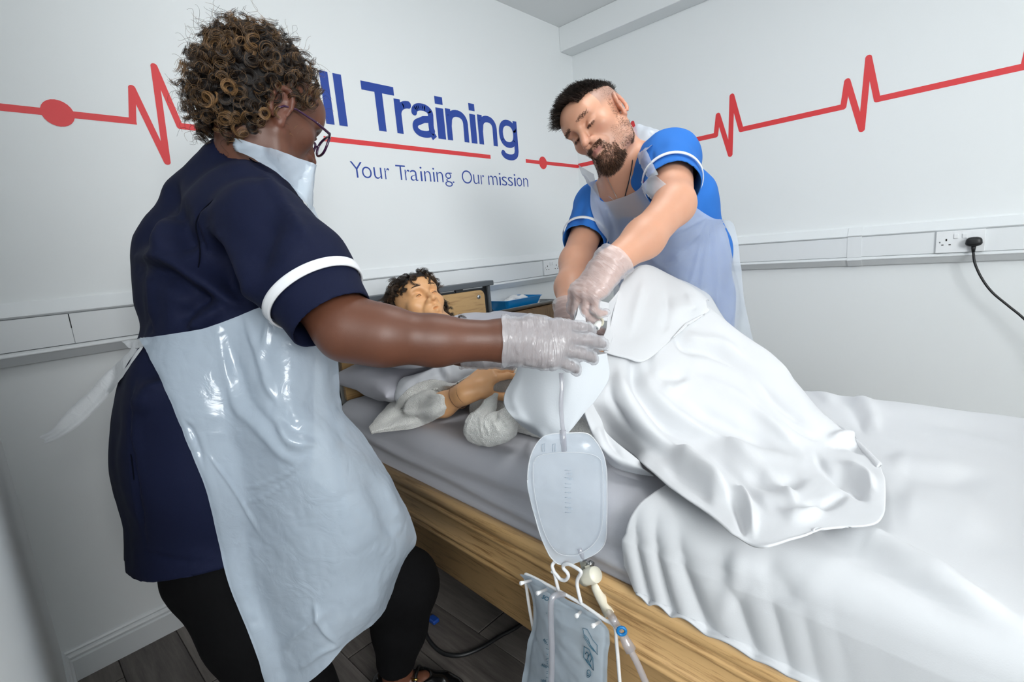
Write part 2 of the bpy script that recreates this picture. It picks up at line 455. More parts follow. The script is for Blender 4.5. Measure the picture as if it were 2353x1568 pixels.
cp = [pc+np.array([-0.017, 0, -0.036])] + [on_x(x, y, dx) for x, y, dx in [(2240, 605, -0.075), (2256, 640, -0.078), (2280, 672, -0.08), (2318, 704, -0.085), (2353, 733, -0.09), (2420, 800, -0.10), (2500, 950, -0.12)]]
tube('power_cord', cp, 0.0042, BLK, plug, 10, 60)

# ------------------------------------------------------------------ wall graphics (vinyl on the walls)
RED = mat('red vinyl', (226, 62, 66), 0.45)
BLUE = mat('blue vinyl', (36, 70, 160), 0.45)
def stroke_poly(pts, w, rounded):
    """closed 2D outline for a polyline of constant width: union is avoided, each segment a quad plus joint discs"""
    pcs = []
    pts = [np.array(p, float) for p in pts]
    for a, c in zip(pts[:-1], pts[1:]):
        d = (c-a)/np.linalg.norm(c-a); nrm = np.array([-d[1], d[0]])*w/2
        pcs.append([a+nrm, a-nrm, c-nrm, c+nrm])
    for k, p in enumerate(pts):
        if k in rounded: pcs.append([p+w/2*np.array([math.cos(t), math.sin(t)]) for t in np.linspace(0, 2*math.pi, 24, endpoint=False)])
    return pcs
def wall_strokes(name, wall, strokes, material, parent, off0=0.0006):
    """strokes in wall coordinates (s along, z up), each thin solid vinyl a hair off the wall"""
    VV, FF = [], []; j = 0
    for pts, w, rd in strokes:
        for poly in stroke_poly(pts, w, rd):
            off = off0 + 0.00004*(j % 9); j += 1
            b0 = len(VV); k = len(poly)
            for s, z in poly: VV.append((s, -off, z) if wall == 'L' else (-off, s, z))
            FF.append(tuple(range(b0, b0+k)))
    return pmesh(name, VV, FF, material, parent, smooth=False)
def wL(x, y): p = on_y(x, y, 0); return (p[0], p[2])
def wR(x, y): p = on_x(x, y, 0); return (p[1], p[2])
# left wall: pulse line (traced in wall coordinates), underline and dot
root = empty('pulse_line_graphic', (wL(130, 258)[0], 0, wL(130, 258)[1])); tag(root, 'red heartbeat line with a big dot across the left part of the lettered wall', 'wall graphic')
def mid(a, c): return tuple((np.array(a)+np.array(c))/2)
lw = abs(wL(0, 237)[1]-wL(0, 254)[1])
zb = mid(wL(0, 237), wL(0, 254))[1]; zb2 = mid(wL(225, 262), wL(225, 279))[1]; zm = 0.5*(zb+zb2)
k1 = wL(304, 275); k2 = wL(303, 203); k3 = wL(384, 372); k4 = wL(354, 153); k5 = wL(412, 285); k6 = wL(520, 293)
kk1 = (k1[0], zm)
kk5 = (k5[0], zm)
strokes = [([(XL+0.002, zm), kk1], lw, ()), ([(kk1[0]-lw/2, zm), (kk1[0]+lw*0.5, zm)], lw, ()), ([kk1, k2], lw*0.98, (1,)), ([k2, k3], lw, (0, 1)), ([k3, k4], lw, (0, 1)), ([k4, kk5], lw, (0, 1)), ([kk5, (k6[0]+0.12, zm)], lw, (0,))]
wall_strokes('pulse_line', 'L', strokes, RED, root)
dc = wL(132, 258); dl = wL(95, 258); dr = 0.5*abs(wL(133, 227)[1]-wL(133, 290)[1])
wall_strokes('dot', 'L', [([(dc[0], zm), (dc[0]+1e-5, zm)], 2*dr*0.97, (0,))], RED, root, 0.0012)

root = empty('underline_graphic', (wL(1000, 345)[0], 0, wL(1000, 345)[1])); tag(root, 'red line and small dot beneath the large blue lettering on the wall', 'wall graphic')
ul0 = mid(wL(760, 317), wL(760, 327)); ul1 = mid(wL(1127, 355), wL(1127, 364)); uw = abs(wL(1000, 341)[1]-wL(1000, 351)[1])
zu = 0.5*(ul0[1]+ul1[1])
wall_strokes('underline', 'L', [([(k6[0]+0.35, zu), (ul1[0], zu)], uw, ())], RED, root)
e0 = mid(wL(1208, 366), wL(1208, 374)); e1 = wL(1340, 385)
wall_strokes('underline', 'L', [([e0, (-0.001, zu)], uw, ())], RED, root)
dc2 = wL(1247.5, 374.5); dr2 = 0.5*abs(wL(1247, 360)[1]-wL(1247, 389)[1])
wall_strokes('dot', 'L', [([dc2, (dc2[0]+1e-5, dc2[1])], 2*dr2, (0,))], RED, root, 0.0012)

# right wall pulses
root = empty('pulse_line_graphic', (0, wR(1800, 270)[0], wR(1800, 270)[1])); tag(root, 'red heartbeat line with sharp spikes along the right hand wall', 'wall graphic')
def zR(x, y): return wR(x, y)[1]
zl = 0.5*(zR(1602, 320)+zR(1780, 281)); rw = abs(zR(1780, 275)-zR(1780, 287))
a = [wR(1645, 309), wR(1650, 265), wR(1678, 355), wR(1682, 221), wR(1703, 296)]
bq = [wR(1938, 242), wR(1947, 187), wR(1980, 297), wR(1996, 133), wR(2016, 222)]
zl2 = 0.5*(zR(1930, 245)+zR(2200, 181))
def pulse(q, z): return [(q[0][0], z), q[1], q[2], q[3], (q[4][0], z)]
qa, qb = pulse(a, zl), pulse(bq, zl)
dy = qb[0][0]-qa[0][0]
qc = [(p[0]+dy, p[1]) for p in qb]; qz = [(p[0]-dy, p[1]) for p in qa]
path = [(-0.002, zl)] + qz + qa + qb + qc + [(qc[-1][0]-0.3, zl)]
wall_strokes('pulse_line', 'R', [([path[i], path[i+1]], rw, (0, 1)) for i in range(len(path)-1)], RED, root)

# lettering: every letter its own piece, placed and scaled on the wall
def letter(ch, x0, x1, z0, z1, parent, bold, material=BLUE, y=-0.0006, xf=None):
    cu = bpy.data.curves.new('letter', 'FONT'); cu.body = ch; cu.size = 1.0
    cu.fill_mode = 'FRONT' if hasattr(cu, 'fill_mode') else cu.fill_mode
    cu.offset = bold; cu.resolution_u = 6
    o = bpy.data.objects.new('letter', cu); COL.objects.link(o)
    dg = bpy.context.evaluated_depsgraph_get(); me = bpy.data.meshes.new_from_object(o.evaluated_get(dg))
    bpy.data.objects.remove(o)
    n = len(me.vertices); co = np.zeros(n*3, np.float32); me.vertices.foreach_get('co', co); co = co.reshape(-1, 3)
    lo, hi = co.min(0), co.max(0)
    u = x0 + (co[:, 0]-lo[0])/(hi[0]-lo[0])*(x1-x0); w = z0 + (co[:, 1]-lo[1])/(hi[1]-lo[1])*(z1-z0)
    out = np.stack([u, np.full(n, y), w], 1) if xf is None else np.array([xf(a_, b_) for a_, b_ in zip(u, w)])
    me.vertices.foreach_set('co', out.astype(np.float32).ravel()); me.update(); me.materials.clear()
    o = link('letter', me, material, parent, smooth=False)
    return o
def letters(spec, parent, bold):
    """spec: (char, (left,bottom px), (right,top px))"""
    for ch, (xa, ya), (xb, yb), (xc, yc) in spec:      # left pixel point, right pixel point, bottom point is taken at ya; top at yc
        pass
rootL = empty('wall_lettering', (wL(1000, 260)[0], 0, wL(1000, 260)[1])); tag(rootL, 'large bold blue lettering on the wall behind the bed', 'wall lettering')
# vertical metrics in metres on the wall
base = wL(748, 288)[1]; base2 = wL(1090, 327)[1]
zbase = 0.5*(wL(785, 289.5)[1]+wL(1005, 318)[1])
zcap = 0.5*(wL(832, 186)[1]+wL(902, 200)[1])
zx = wL(1040, 252)[1]; zdesc = wL(1173, 368)[1]
def X(x, y): return wL(x, y)[0]
big = [('l', X(742, 230), X(761, 230), zbase, zcap+0.006), ('l', X(772, 230), X(791, 230), zbase, zcap+0.006),
       ('T', X(829, 195), X(904, 208), zbase, zcap), ('r', X(909, 270), X(941, 245), zbase, zx),
       ('a', X(948, 290), X(1000, 290), zbase-0.003, zx), ('i', X(1003.5, 280), X(1021, 280), zbase, zcap),
       ('n', X(1026, 290), X(1076, 300), zbase, zx), ('i', X(1079.5, 280), X(1094.5, 300), zbase, zcap),
       ('n', X(1099, 300), X(1142, 310), zbase, zx), ('g', X(1147, 310), X(1189.5, 320), zdesc, zx)]
SW = abs(X(772, 230)-X(791, 230))
def arcpts(cx, cz, rx, rz, a0, a1, n=14, p=2.25):
    out = []
    for t in np.linspace(math.radians(a0), math.radians(a1), n):
        c, s_ = math.cos(t), math.sin(t)
        out.append((cx+rx*math.copysign(abs(c)**(2/p), c), cz+rz*math.copysign(abs(s_)**(2/p), s_)))
    return out
def glyph(ch, x0, x1, z0, z1):
    h = SW/2; wd, H = x1-x0, z1-z0; w = SW
    full = lambda pts, ww=w: (pts, ww, tuple(range(1, len(pts)-1)))
    if ch == 'l': return [([((x0+x1)/2, z0), ((x0+x1)/2, z1)], wd, ())]
    if ch == 'i':
        Ht = z1-z0; xm = (x0+x1)/2; return [([(xm, z0), (xm, z0+Ht*0.735)], wd, ()), ([(xm, z0+Ht*0.82), (xm, z1)], wd, ())]
    if ch == 'i_':
        xm = (x0+x1)/2; return [([(xm, z0), (xm, zx)], wd, ()), ([(xm, z1-wd*0.98), (xm, z1)], wd, ())]
    if ch == 'T':
        return [([((x0+x1)/2, z0), ((x0+x1)/2, z1-h)], w*1.02, ()), ([(x0, z1-h*0.95), (x1, z1-h*0.95)], w*0.95, ())]
    s = w*0.9; q = s/2
    if ch == 'r':
        return [([(x0+q, z0), (x0+q, z1)], s, ()), full([(x0+q, z0+H*0.5)]+arcpts(x1-0.004, z0+H*0.52, (x1-x0)-q-0.004, H*0.48-q, 178, 92, 10)+[(x1, z1-q*1.02)], s*0.95)]
    if ch == 'n':
        return [([(x0+q, z0), (x0+q, z1)], s, ()), full([(x0+q, z0+H*0.45)]+arcpts((x0+x1)/2+q*0.2, z0+H*0.58, wd/2-q-q*0.1, H*0.42-q*0.9, 176, 4)+[(x1-q, z0)], s*0.96)]
    if ch == 'a':
        cx = (x0+x1)/2-q*0.1
        top = [(x0+q*1.15, z0+H*0.70)]+arcpts(cx, z0+H*0.70, wd/2-q*1.15, H*0.30-q*0.9, 176, 4)+[(x1-q*1.5, z0+H*0.4), (x1-q*1.4, z0+q*1.2), (x1-q*0.6, z0+0.001)]
        bowl = [(x1-q*1.5, z0+H*0.57), (cx+q*0.1, z0+H*0.535)]+arcpts(cx, z0+H*0.285, wd/2-q, H*0.285-q*0.85, 115, 345, 20)+[(x1-q*1.5, z0+H*0.33)]
        return [full(top, s*0.95), full(bowl, s*0.9)]
    if ch == 'e':
        cx = (x0+x1)/2
        return [full(arcpts(cx, z0+H*0.5, wd/2-q, H*0.5-q, 0, 320, 30), s), ([(x0+q, z0+H*0.5), (x1, z0+H*0.5)], s*0.8, ())]
    if ch == 'g':
        bz0 = z0+(z1-z0)*0.305; BH = z1-bz0; cx = (x0+x1)/2-q*0.15
        ring = arcpts(cx, bz0+BH*0.5, wd/2-q*1.05, BH*0.5-q*0.9, 0, 360, 30)
        hook = [(x1-q, z1), (x1-q, z0+H*0.24)]+arcpts(cx+q*0.1, z0+H*0.22, wd/2-q*1.1, H*0.22-q*0.85, -4, -172, 14)
        return [full(ring, s*0.92), full(hook, s*0.95)]
def glyph_letter(ch, x0, x1, z0, z1):
    o = wall_strokes('letter', 'L', glyph(ch, x0, x1, z0, z1), BLUE, rootL)
glyph_letter('e', X(682, 230), X(735, 230), zbase, zx)
for ch, a0, a1, b0, b1 in big: glyph_letter(ch, a0, a1, b0, b1)
rootS = empty('wall_lettering', (wL(1000, 405)[0], 0, wL(1000, 405)[1])); tag(rootS, 'thin blue slogan lettering beneath the red underline on the wall', 'wall lettering')
q0 = 0.5*(wL(818, 409)[1]+wL(1212, 429)[1]); qcap = 0.5*(wL(806, 372)[1]+wL(1085, 392)[1]); 
qx = q0+(qcap-q0)*0.735; qd = q0-(qcap-q0)*0.3
small = [('Y', 806, 833, 390, 1), ('o', 832, 854, 398, 0), ('u', 859, 877, 398, 0), ('r', 884, 895, 398, 0),
         ('T', 910, 932, 398, 1), ('r', 931, 942, 405, 0), ('a', 943, 961, 405, 0), ('i', 966, 970.5, 405, 2), ('n', 975, 990, 405, 0), ('i', 995, 999, 405, 2), ('n', 1003, 1018, 405, 0), ('g', 1022, 1039, 410, 3), ('.', 1041, 1045, 428, 4),
         ('O', 1061, 1084, 405, 1), ('u', 1088, 1101, 415, 0), ('r', 1105, 1113, 415, 0), ('m', 1122, 1143, 415, 0), ('i', 1147, 1151, 415, 2), ('s', 1153, 1165, 415, 0), ('s', 1167, 1178, 415, 0), ('i', 1181, 1185, 415, 2), ('o', 1187, 1199, 415, 0), ('n', 1202, 1213, 415, 0)]
for ch, xa, xb, yy, kd in small:
    z0, z1 = {0: (q0, qx), 1: (q0, qcap), 2: (q0, qcap), 3: (qd, qx), 4: (q0, q0+(qcap-q0)*0.1)}[kd]
    letter(ch, X(xa, yy), X(xb, yy), z0, z1, rootS, -0.012)

# ================================================================== BED
OAK = wood_mat('light oak laminate', (150, 112, 68), (206, 168, 116), (1, 0.03, 1), 0.42, 260)
OAKX = wood_mat('light oak headboard', (150, 114, 70), (196, 160, 110), (0.04, 1, 1), 0.42, 200)
GREYM = mat('grey powder coat', (88, 94, 99), 0.45)
DKM = mat('dark steel', (52, 56, 60), 0.5)
ZINC = mat('zinc', (190, 194, 196), 0.3, metal=0.9)
SHEETG = mat('grey fitted sheet', (186, 187, 194), 0.85, bump=(420, 0.12, 2), sheen=0.2)
BO = np.array([-1.467, -0.154, 0.0]); BU = np.array([-0.9986, 0.0532, 0]); BV = np.array([-0.0532, -0.9986, 0]); BZ = np.array([0, 0, 1.0])
def B(u, v, z): return BO + BU*u + BV*v + BZ*z
def bxf(c): return B(c[0], c[1], c[2])
bed = empty('hospital_bed', B(0, 0, 0)); tag(bed, 'wooden sided hospital bed with grey metal headboard frame against the wall', 'bed')
for s in (-1, 1):
    box('headboard_post', (s*0.412-0.013, -0.03, 0.15), (s*0.412+0.013, 0.0, 1.0), GREYM, bed, bevel=0.003, xf=bxf)
    box('post_strip', (s*0.396-0.004, 0.0, 0.5), (s*0.396+0.004, 0.012, 1.0), DKM, bed, xf=bxf)
box('headboard_top_rail', (-0.437, -0.042, 1.000), (0.437, 0.016, 1.024), GREYM, bed, bevel=0.004, xf=bxf)
for u in (-0.24, 0.24): box('panel_bracket', (u-0.02, -0.02, 0.94), (u+0.02, -0.004, 1.0), DKM, bed, xf=bxf)
box('headboard_back_bar', (-0.40, -0.03, 0.955), (0.40, -0.012, 0.992), DKM, bed, xf=bxf)
# rounded wooden panel
def rounded_panel(name, u0, u1, z0, z1, v0, v1, rad, material, parent):
    pts = []
    for cu, cz, a0 in ((u1-rad, z1-rad, 0), (u0+rad, z1-rad, 90), (u0+rad, z0+rad, 180), (u1-rad, z0+rad, 270)):
        for k in range(9):
            a = math.radians(a0+k*11.25); pts.append((cu+rad*math.cos(a), cz+rad*math.sin(a)))
    n = len(pts); V = [B(u, v1, z) for u, z in pts]+[B(u, v0, z) for u, z in pts]
    F = [tuple(range(n)), tuple(range(2*n-1, n-1, -1))]+[(i, n+i, n+(i+1) % n, (i+1) % n) for i in range(n)]
    return pmesh(name, V, F, material, parent, smooth=False)
pan = rounded_panel('headboard_panel', -0.372, 0.372, 0.62, 0.986, -0.004, 0.014, 0.03, OAKX, bed)
for u in (-0.335, 0.335*0.92):
    V, F = tube_data([B(u, 0.013, 0.955), B(u, 0.019, 0.955)], [0.011, 0.009], 16); pmesh('bolt', V, F, ZINC, pan)
    V, F = tube_data([B(u, 0.019, 0.955), B(u, 0.0197, 0.955)], 0.004, 6); pmesh('bolt', V, F, DKM, pan)
# moulded side rails
rail = [(0, 0.500), (0.012, 0.500), (0.019, 0.496), (0.0225, 0.488), (0.0225, 0.478), (0.019, 0.468), (0.0135, 0.462), (0.0125, 0.458), (0.0155, 0.453), (0.0165, 0.448), (0.0145, 0.443), (0.0115, 0.440),
        (0.0105, 0.436), (0.0105, 0.388), (0.0125, 0.386), (0.0155, 0.382), (0.0155, 0.377), (0.0115, 0.372), (0.0105, 0.369), (0.0135, 0.366), (0.0150, 0.361), (0.0135, 0.356), (0.0085, 0.352), (0.0085, 0.246), (0.006, 0.240), (0, 0.240)]
def side_rail(s):
    V = []; n = len(rail)
    for v in (0.05, 2.06):
        for dep, z in rail: V.append(B(s*(0.438+dep), v, z))
    F = [(i, (i+1) % n, n+(i+1) % n, n+i) for i in range(n)]+[tuple(range(n-1, -1, -1)), tuple(range(n, 2*n))]
    bm = bmesh.new(); vs = [bm.verts.new(v) for v in V]
    for f in F: bm.faces.new([vs[i] for i in f])
    bmesh.ops.recalc_face_normals(bm, faces=bm.faces)
    me = bpy.data.meshes.new('side_rail'); bm.to_mesh(me); bm.free()
    o = link('side_rail', me, OAK, bed, smooth=False)
    me.polygons.foreach_set('use_smooth', [len(p.vertices) == 4 for p in me.polygons])
    return o
side_rail(1); side_rail(-1)
box('mattress_deck', (-0.43, 0.02, 0.40), (0.43, 2.06, 0.455), DKM, bed, xf=bxf)
for u in (-0.36, 0.36):
    for v in (0.12, 1.95):
        box('leg', (u-0.02, v-0.02, 0.06), (u+0.02, v+0.02, 0.40), DKM, bed, xf=bxf)
        V, F = tube_data([B(u-0.015, v, 0.035), B(u+0.015, v, 0.035)], 0.035, 18); pmesh('castor', V, F, BLK, bed)
box('footboard', (-0.45, 2.06, 0.24), (0.45, 2.085, 0.80), OAKX, bed, bevel=0.004, xf=bxf)
box('cross_bar', (-0.3, 0.9, 0.33), (0.3, 0.96, 0.40), DKM, bed, xf=bxf)

# mattress in its fitted sheet
def mattress():
    half, top, bot, r = 0.437, 0.658, 0.462, 0.055
    sec = []
    for z in np.linspace(bot, top-r, 16): sec.append((half, z))
    for a in np.linspace(0.1, math.pi/2, 9): sec.append((half-r+r*math.cos(a), top-r+r*math.sin(a)))
    for u in np.linspace(half-r-0.02, -(half-r-0.02), 40): sec.append((u, top))
    for a in np.linspace(math.pi/2, math.pi-0.1, 7): sec.append((-(half-r)+r*math.cos(a), top-r+r*math.sin(a)))
    for z in np.linspace(top-r, bot, 8): sec.append((-half, z))
    sec = np.array(sec); vs = np.linspace(0.03, 2.05, 130); S = np.zeros((len(vs), len(sec), 3))
    for i, v in enumerate(vs):
        e = min(1.0, (v-0.02)/0.08, (2.06-v)/0.08); e = math.sqrt(max(0.0, 1-(1-e)**2))
        zz = sec[:, 1]; u = sec[:, 0]*(0.93+0.07*e); z2 = bot+(zz-bot)*(0.6+0.4*e)
        S[i] = BO + np.outer(u, BU) + BV*v + np.outer(z2, BZ)
    Pn = S.reshape(-1, 3); N = -grid_normals(S).reshape(-1, 3)
    u = (Pn-BO)@BU; v = (Pn-BO)@BV; z = Pn[:, 2]
    q = np.stack([z*9 + 0.35*np.sin(v*2.2), v*0.9, u*1.0], 1)
    side = np.clip((0.64-z)/0.06, 0, 1)*(u > 0)
    d = side*(0.010*vnoise(q, 2.4, 3) + 0.005*vnoise(q*np.array([2, 1.8, 1]), 2.7, 5))
    d += side*0.007*np.exp(-((z-0.555-0.02*np.sin(v*3+1))/0.012)**2) - side*0.005*np.exp(-((z-0.525-0.015*np.sin(v*3+1))/0.010)**2)
    d += (1-side)*0.004*vnoise(np.stack([u*1.5, v*3.0, z], 1), 2.5, 8)
    q2 = np.stack([(u+v*0.35)*2.0, v*0.5, z*0], 1)
    d += np.clip((u-0.1)/0.3, 0, 1)*(1-side)*0.004*vnoise(q2, 6, 4)
    nrm = N.copy(); flip = (nrm[:, 2] < -0.3); 
    S2 = (Pn + nrm*d[:, None]).reshape(S.shape)
    o = sheet('mattress', S2, SHEETG)
    tag(o, 'mattress in a plain grey fitted sheet lying on the wooden sided bed', 'mattress')
    return o
mattress()

# pillows
PILL = mat('lilac grey pillow cotton', (198, 198, 207), 0.85, bump=(380, 0.10, 2), sheen=0.15)
def pillow(name, c, hu, hv, hz, rot, label, seed, sagu=0.0, flange=False):
    n, m = 46, 34; V = []
    us = np.linspace(-1, 1, n); vs = np.linspace(-1, 1, m)
    top, bt = [], []
    for vv in vs:
        for uu in us:
            t = max(0.0, (1-abs(uu)**2.6)*(1-abs(vv)**2.6))**0.42
            pin = 1-0.05*(1-abs(uu)**2)*abs(vv)**4
            px = uu*hu*(1-0.07*(1-abs(vv)**2.0)*abs(uu)**6) ; py = vv*hv*pin
            top.append((px, py, hz*t)); bt.append((px, py, -hz*0.85*t))
    A = np.array(top+bt); a = math.radians(rot)
    A2 = A.copy(); A2[:, 0] = A[:, 0]*math.cos(a)-A[:, 1]*math.sin(a); A2[:, 1] = A[:, 0]*math.sin(a)+A[:, 1]*math.cos(a)
    q = A2*np.array([1, 1, 1.5])
    k = np.abs(A[:, 2])/hz
    amp = 0.012*(1-0.6*k)
    A2[:, 2] += amp*vnoise(q, 9, seed)+0.006*vnoise(q, 22, seed+1)
    A2[:, 2] -= sagu*np.exp(-(A2[:, 0]**2+A2[:, 1]**2)/0.03)*(A[:, 2] > 0)
    Wd = np.array([B(c[0]+p[0], c[1]+p[1], c[2]+p[2]) for p in A2])
    g = grid_faces(m, n); Q = np.vstack([g[:, ::-1], g+n*m])
    o = npmesh(name, Wd, Q, PILL)
    bm = bmesh.new(); bm.from_mesh(o.data); bmesh.ops.remove_doubles(bm, verts=bm.verts, dist=0.0015)
    bmesh.ops.recalc_face_normals(bm, faces=bm.faces); bm.to_mesh(o.data); bm.free()
    o.data.polygons.foreach_set('use_smooth', [True]*len(o.data.polygons))
    md = o.modifiers.new('sub', 'SUBSURF'); md.levels = 1; md.render_levels = 1
    tag(o, label, 'pillow')
    return o
pillow('pillow', (0.065, 0.255, 0.735), 0.375, 0.235, 0.085, -3, 'lower pillow resting on the mattress, shaded beneath the other one', 11)
pillow('pillow', (0.03, 0.285, 0.845), 0.395, 0.24, 0.075, 4, 'upper lilac grey pillow under the training mannequin head', 23, 0.03)

# bedside cabinet, steel tray and what lies in it
CABW = wood_mat('dark beech cabinet', (96, 72, 46), (126, 98, 66), (1, 1, 0.1), 0.5, 60)
STEEL = mat('brushed steel', (170, 172, 172), 0.28, metal=0.95, bump=(150, 0.05, 2))
BLUEP = mat('blue tray plastic', (6, 132, 200), 0.35, bump=(500, 0.05, 2))
PAPER = mat('beige paper', (206, 198, 186), 0.85, bump=(60, 0.3, 3, 0.004))
GAUZE = mat('white gauze', (240, 241, 242), 0.9, bump=(90, 0.4, 3, 0.004))
cz = 0.862
ca = on_z(1133, 722, cz); cb_ = on_z(1187, 694, cz)
cx0, cy0c, cy1c = ca[0], ca[1], ca[1]+0.40
cy1c = min(cy1c, -0.04); cx1 = cx0+0.52
cab = empty('bedside_cabinet', (cx0+0.26, (cy0c+cy1c)/2, 0)); tag(cab, 'brown bedside cabinet standing in the corner beyond the bed', 'cabinet')
box('cabinet_body', (cx0+0.015, cy0c+0.015, 0.06), (cx1-0.015, cy1c-0.01, cz-0.016), CABW, cab, bevel=0.003)
box('cabinet_door', (cx0+0.02, cy0c+0.003, 0.08), (cx1-0.02, cy0c+0.015, 0.62), CABW, cab, bevel=0.002)
box('drawer_front', (cx0+0.02, cy0c+0.003, 0.63), (cx1-0.02, cy0c+0.015, cz-0.02), CABW, cab, bevel=0.002)
for u in (cx0+0.05, cx1-0.05):
    for v in (cy0c+0.05, cy1c-0.05):
        V, F = tube_data([(u, v, 0.0), (u, v, 0.065)], 0.02, 14); pmesh('foot', V, F, BLK, cab)
def open_tray(name, lo, hi, z0, h, flare, wall, material, parent=None, rad=0.02, rim=0.006, loc=None):
    """shallow tray: rounded outer shell flaring out to a rolled rim, real thickness"""
    def ring(x0, y0, x1, y1, z, r, n=6):
        out = []
        for cx, cy, a0 in ((x1-r, y1-r, 0), (x0+r, y1-r, 90), (x0+r, y0+r, 180), (x1-r, y0+r, 270)):
            for k in range(n+1):
                a = math.radians(a0+90*k/n); out.append((cx+r*math.cos(a), cy+r*math.sin(a), z))
        return out
    f = flare; w = wall; (x0, y0), (x1, y1) = lo, hi
    rings = [ring(x0+f+.01, y0+f+.01, x1-f-.01, y1-f-.01, z0, rad*0.6), ring(x0+f, y0+f, x1-f, y1-f, z0+0.003, rad*0.6), ring(x0, y0, x1, y1, z0+h, rad), ring(x0-rim, y0-rim, x1+rim, y1+rim, z0+h, rad), ring(x0-rim, y0-rim, x1+rim, y1+rim, z0+h+w, rad),
             ring(x0+w, y0+w, x1-w, y1-w, z0+h+w, rad), ring(x0+f+w, y0+f+w, x1-f-w, y1-f-w, z0+0.003+w, rad*0.5)]
    n = len(rings[0]); V = [p for r_ in rings for p in r_]
    F = [tuple(range(n-1, -1, -1))]
    for k in range(len(rings)-1):
        F += [(k*n+i, k*n+(i+1) % n, (k+1)*n+(i+1) % n, (k+1)*n+i) for i in range(n)]
    F.append(tuple((len(rings)-1)*n+i for i in range(n)))
    return pmesh(name, V, F, material, parent, smooth=False)
st = open_tray('steel_tray', (cx0+0.005, cy0c+0.005), (cx1-0.01, cy1c-0.01), cz-0.014, 0.022, 0.012, 0.0015, STEEL, None, 0.03, 0.0)
tag(st, 'shallow stainless steel tray on top of the bedside cabinet', 'tray')
tz = cz-0.0095
b0 = on_z(1187, 732, tz); 
bx0, by0 = cx0+0.115, cy0c+0.012
bt = open_tray('procedure_tray', (bx0, by0), (bx0+0.28, by0+0.23), tz, 0.055, 0.022, 0.002, BLUEP, None, 0.018, 0.004)
tag(bt, 'bright blue plastic procedure tray standing in the steel tray', 'tray')
def crumple(name, c, rx, ry, rz, seed, material):
    bm = bmesh.new(); bmesh.ops.create_icosphere(bm, subdivisions=4, radius=1.0)
    Pv = np.array([v.co[:] for v in bm.verts])
    d = 0.35*vnoise(Pv, 1.6, seed)+0.22*np.abs(vnoise(Pv, 3.4, seed+3))+0.08*vnoise(Pv, 8, seed+5)
    for v, k in zip(bm.verts, d): v.co = Vector((c[0]+v.co.x*rx*(1+k), c[1]+v.co.y*ry*(1+k), max(c[2]-rz*0.8, c[2]+v.co.z*rz*(1+k))))
    me = bpy.data.meshes.new(name); bm.to_mesh(me); bm.free()
    return link(name, me, material, None)
for k, (dx, dy, rx, ry, rz) in enumerate([(0.125, 0.10, 0.045, 0.035, 0.024), (0.185, 0.095, 0.05, 0.04, 0.030), (0.235, 0.12, 0.03, 0.035, 0.024)]):
    o = crumple('gauze_swab', (bx0+dx, by0+dy, tz+0.034), rx, ry, rz, 40+k*9, GAUZE)
    tag(o, ['small crumpled white gauze swab at the near end of the blue tray', 'largest crumpled white gauze swab heaped in the middle of the blue tray', 'crumpled white gauze swab farthest right in the blue tray'][k], 'gauze', 'gauze swabs in the blue tray')
# folded beige paper bag lying behind the blue tray
pg = np.zeros((8, 12, 3))
for i in range(8):
    for j in range(12):
        u, v = j/11, i/7
        pg[i, j] = (bx0-0.02+0.34*u, by0+0.245+0.10*v, tz+0.045+0.018*math.sin(u*5)+0.012*v+0.01*vnoise([[u*3, v*2, 0]], 2, 3)[0])
o = sheet('paper_bag', pg, PAPER, None, thick=0.012); tag(o, 'folded beige paper disposal bag behind the blue tray', 'paper bag')

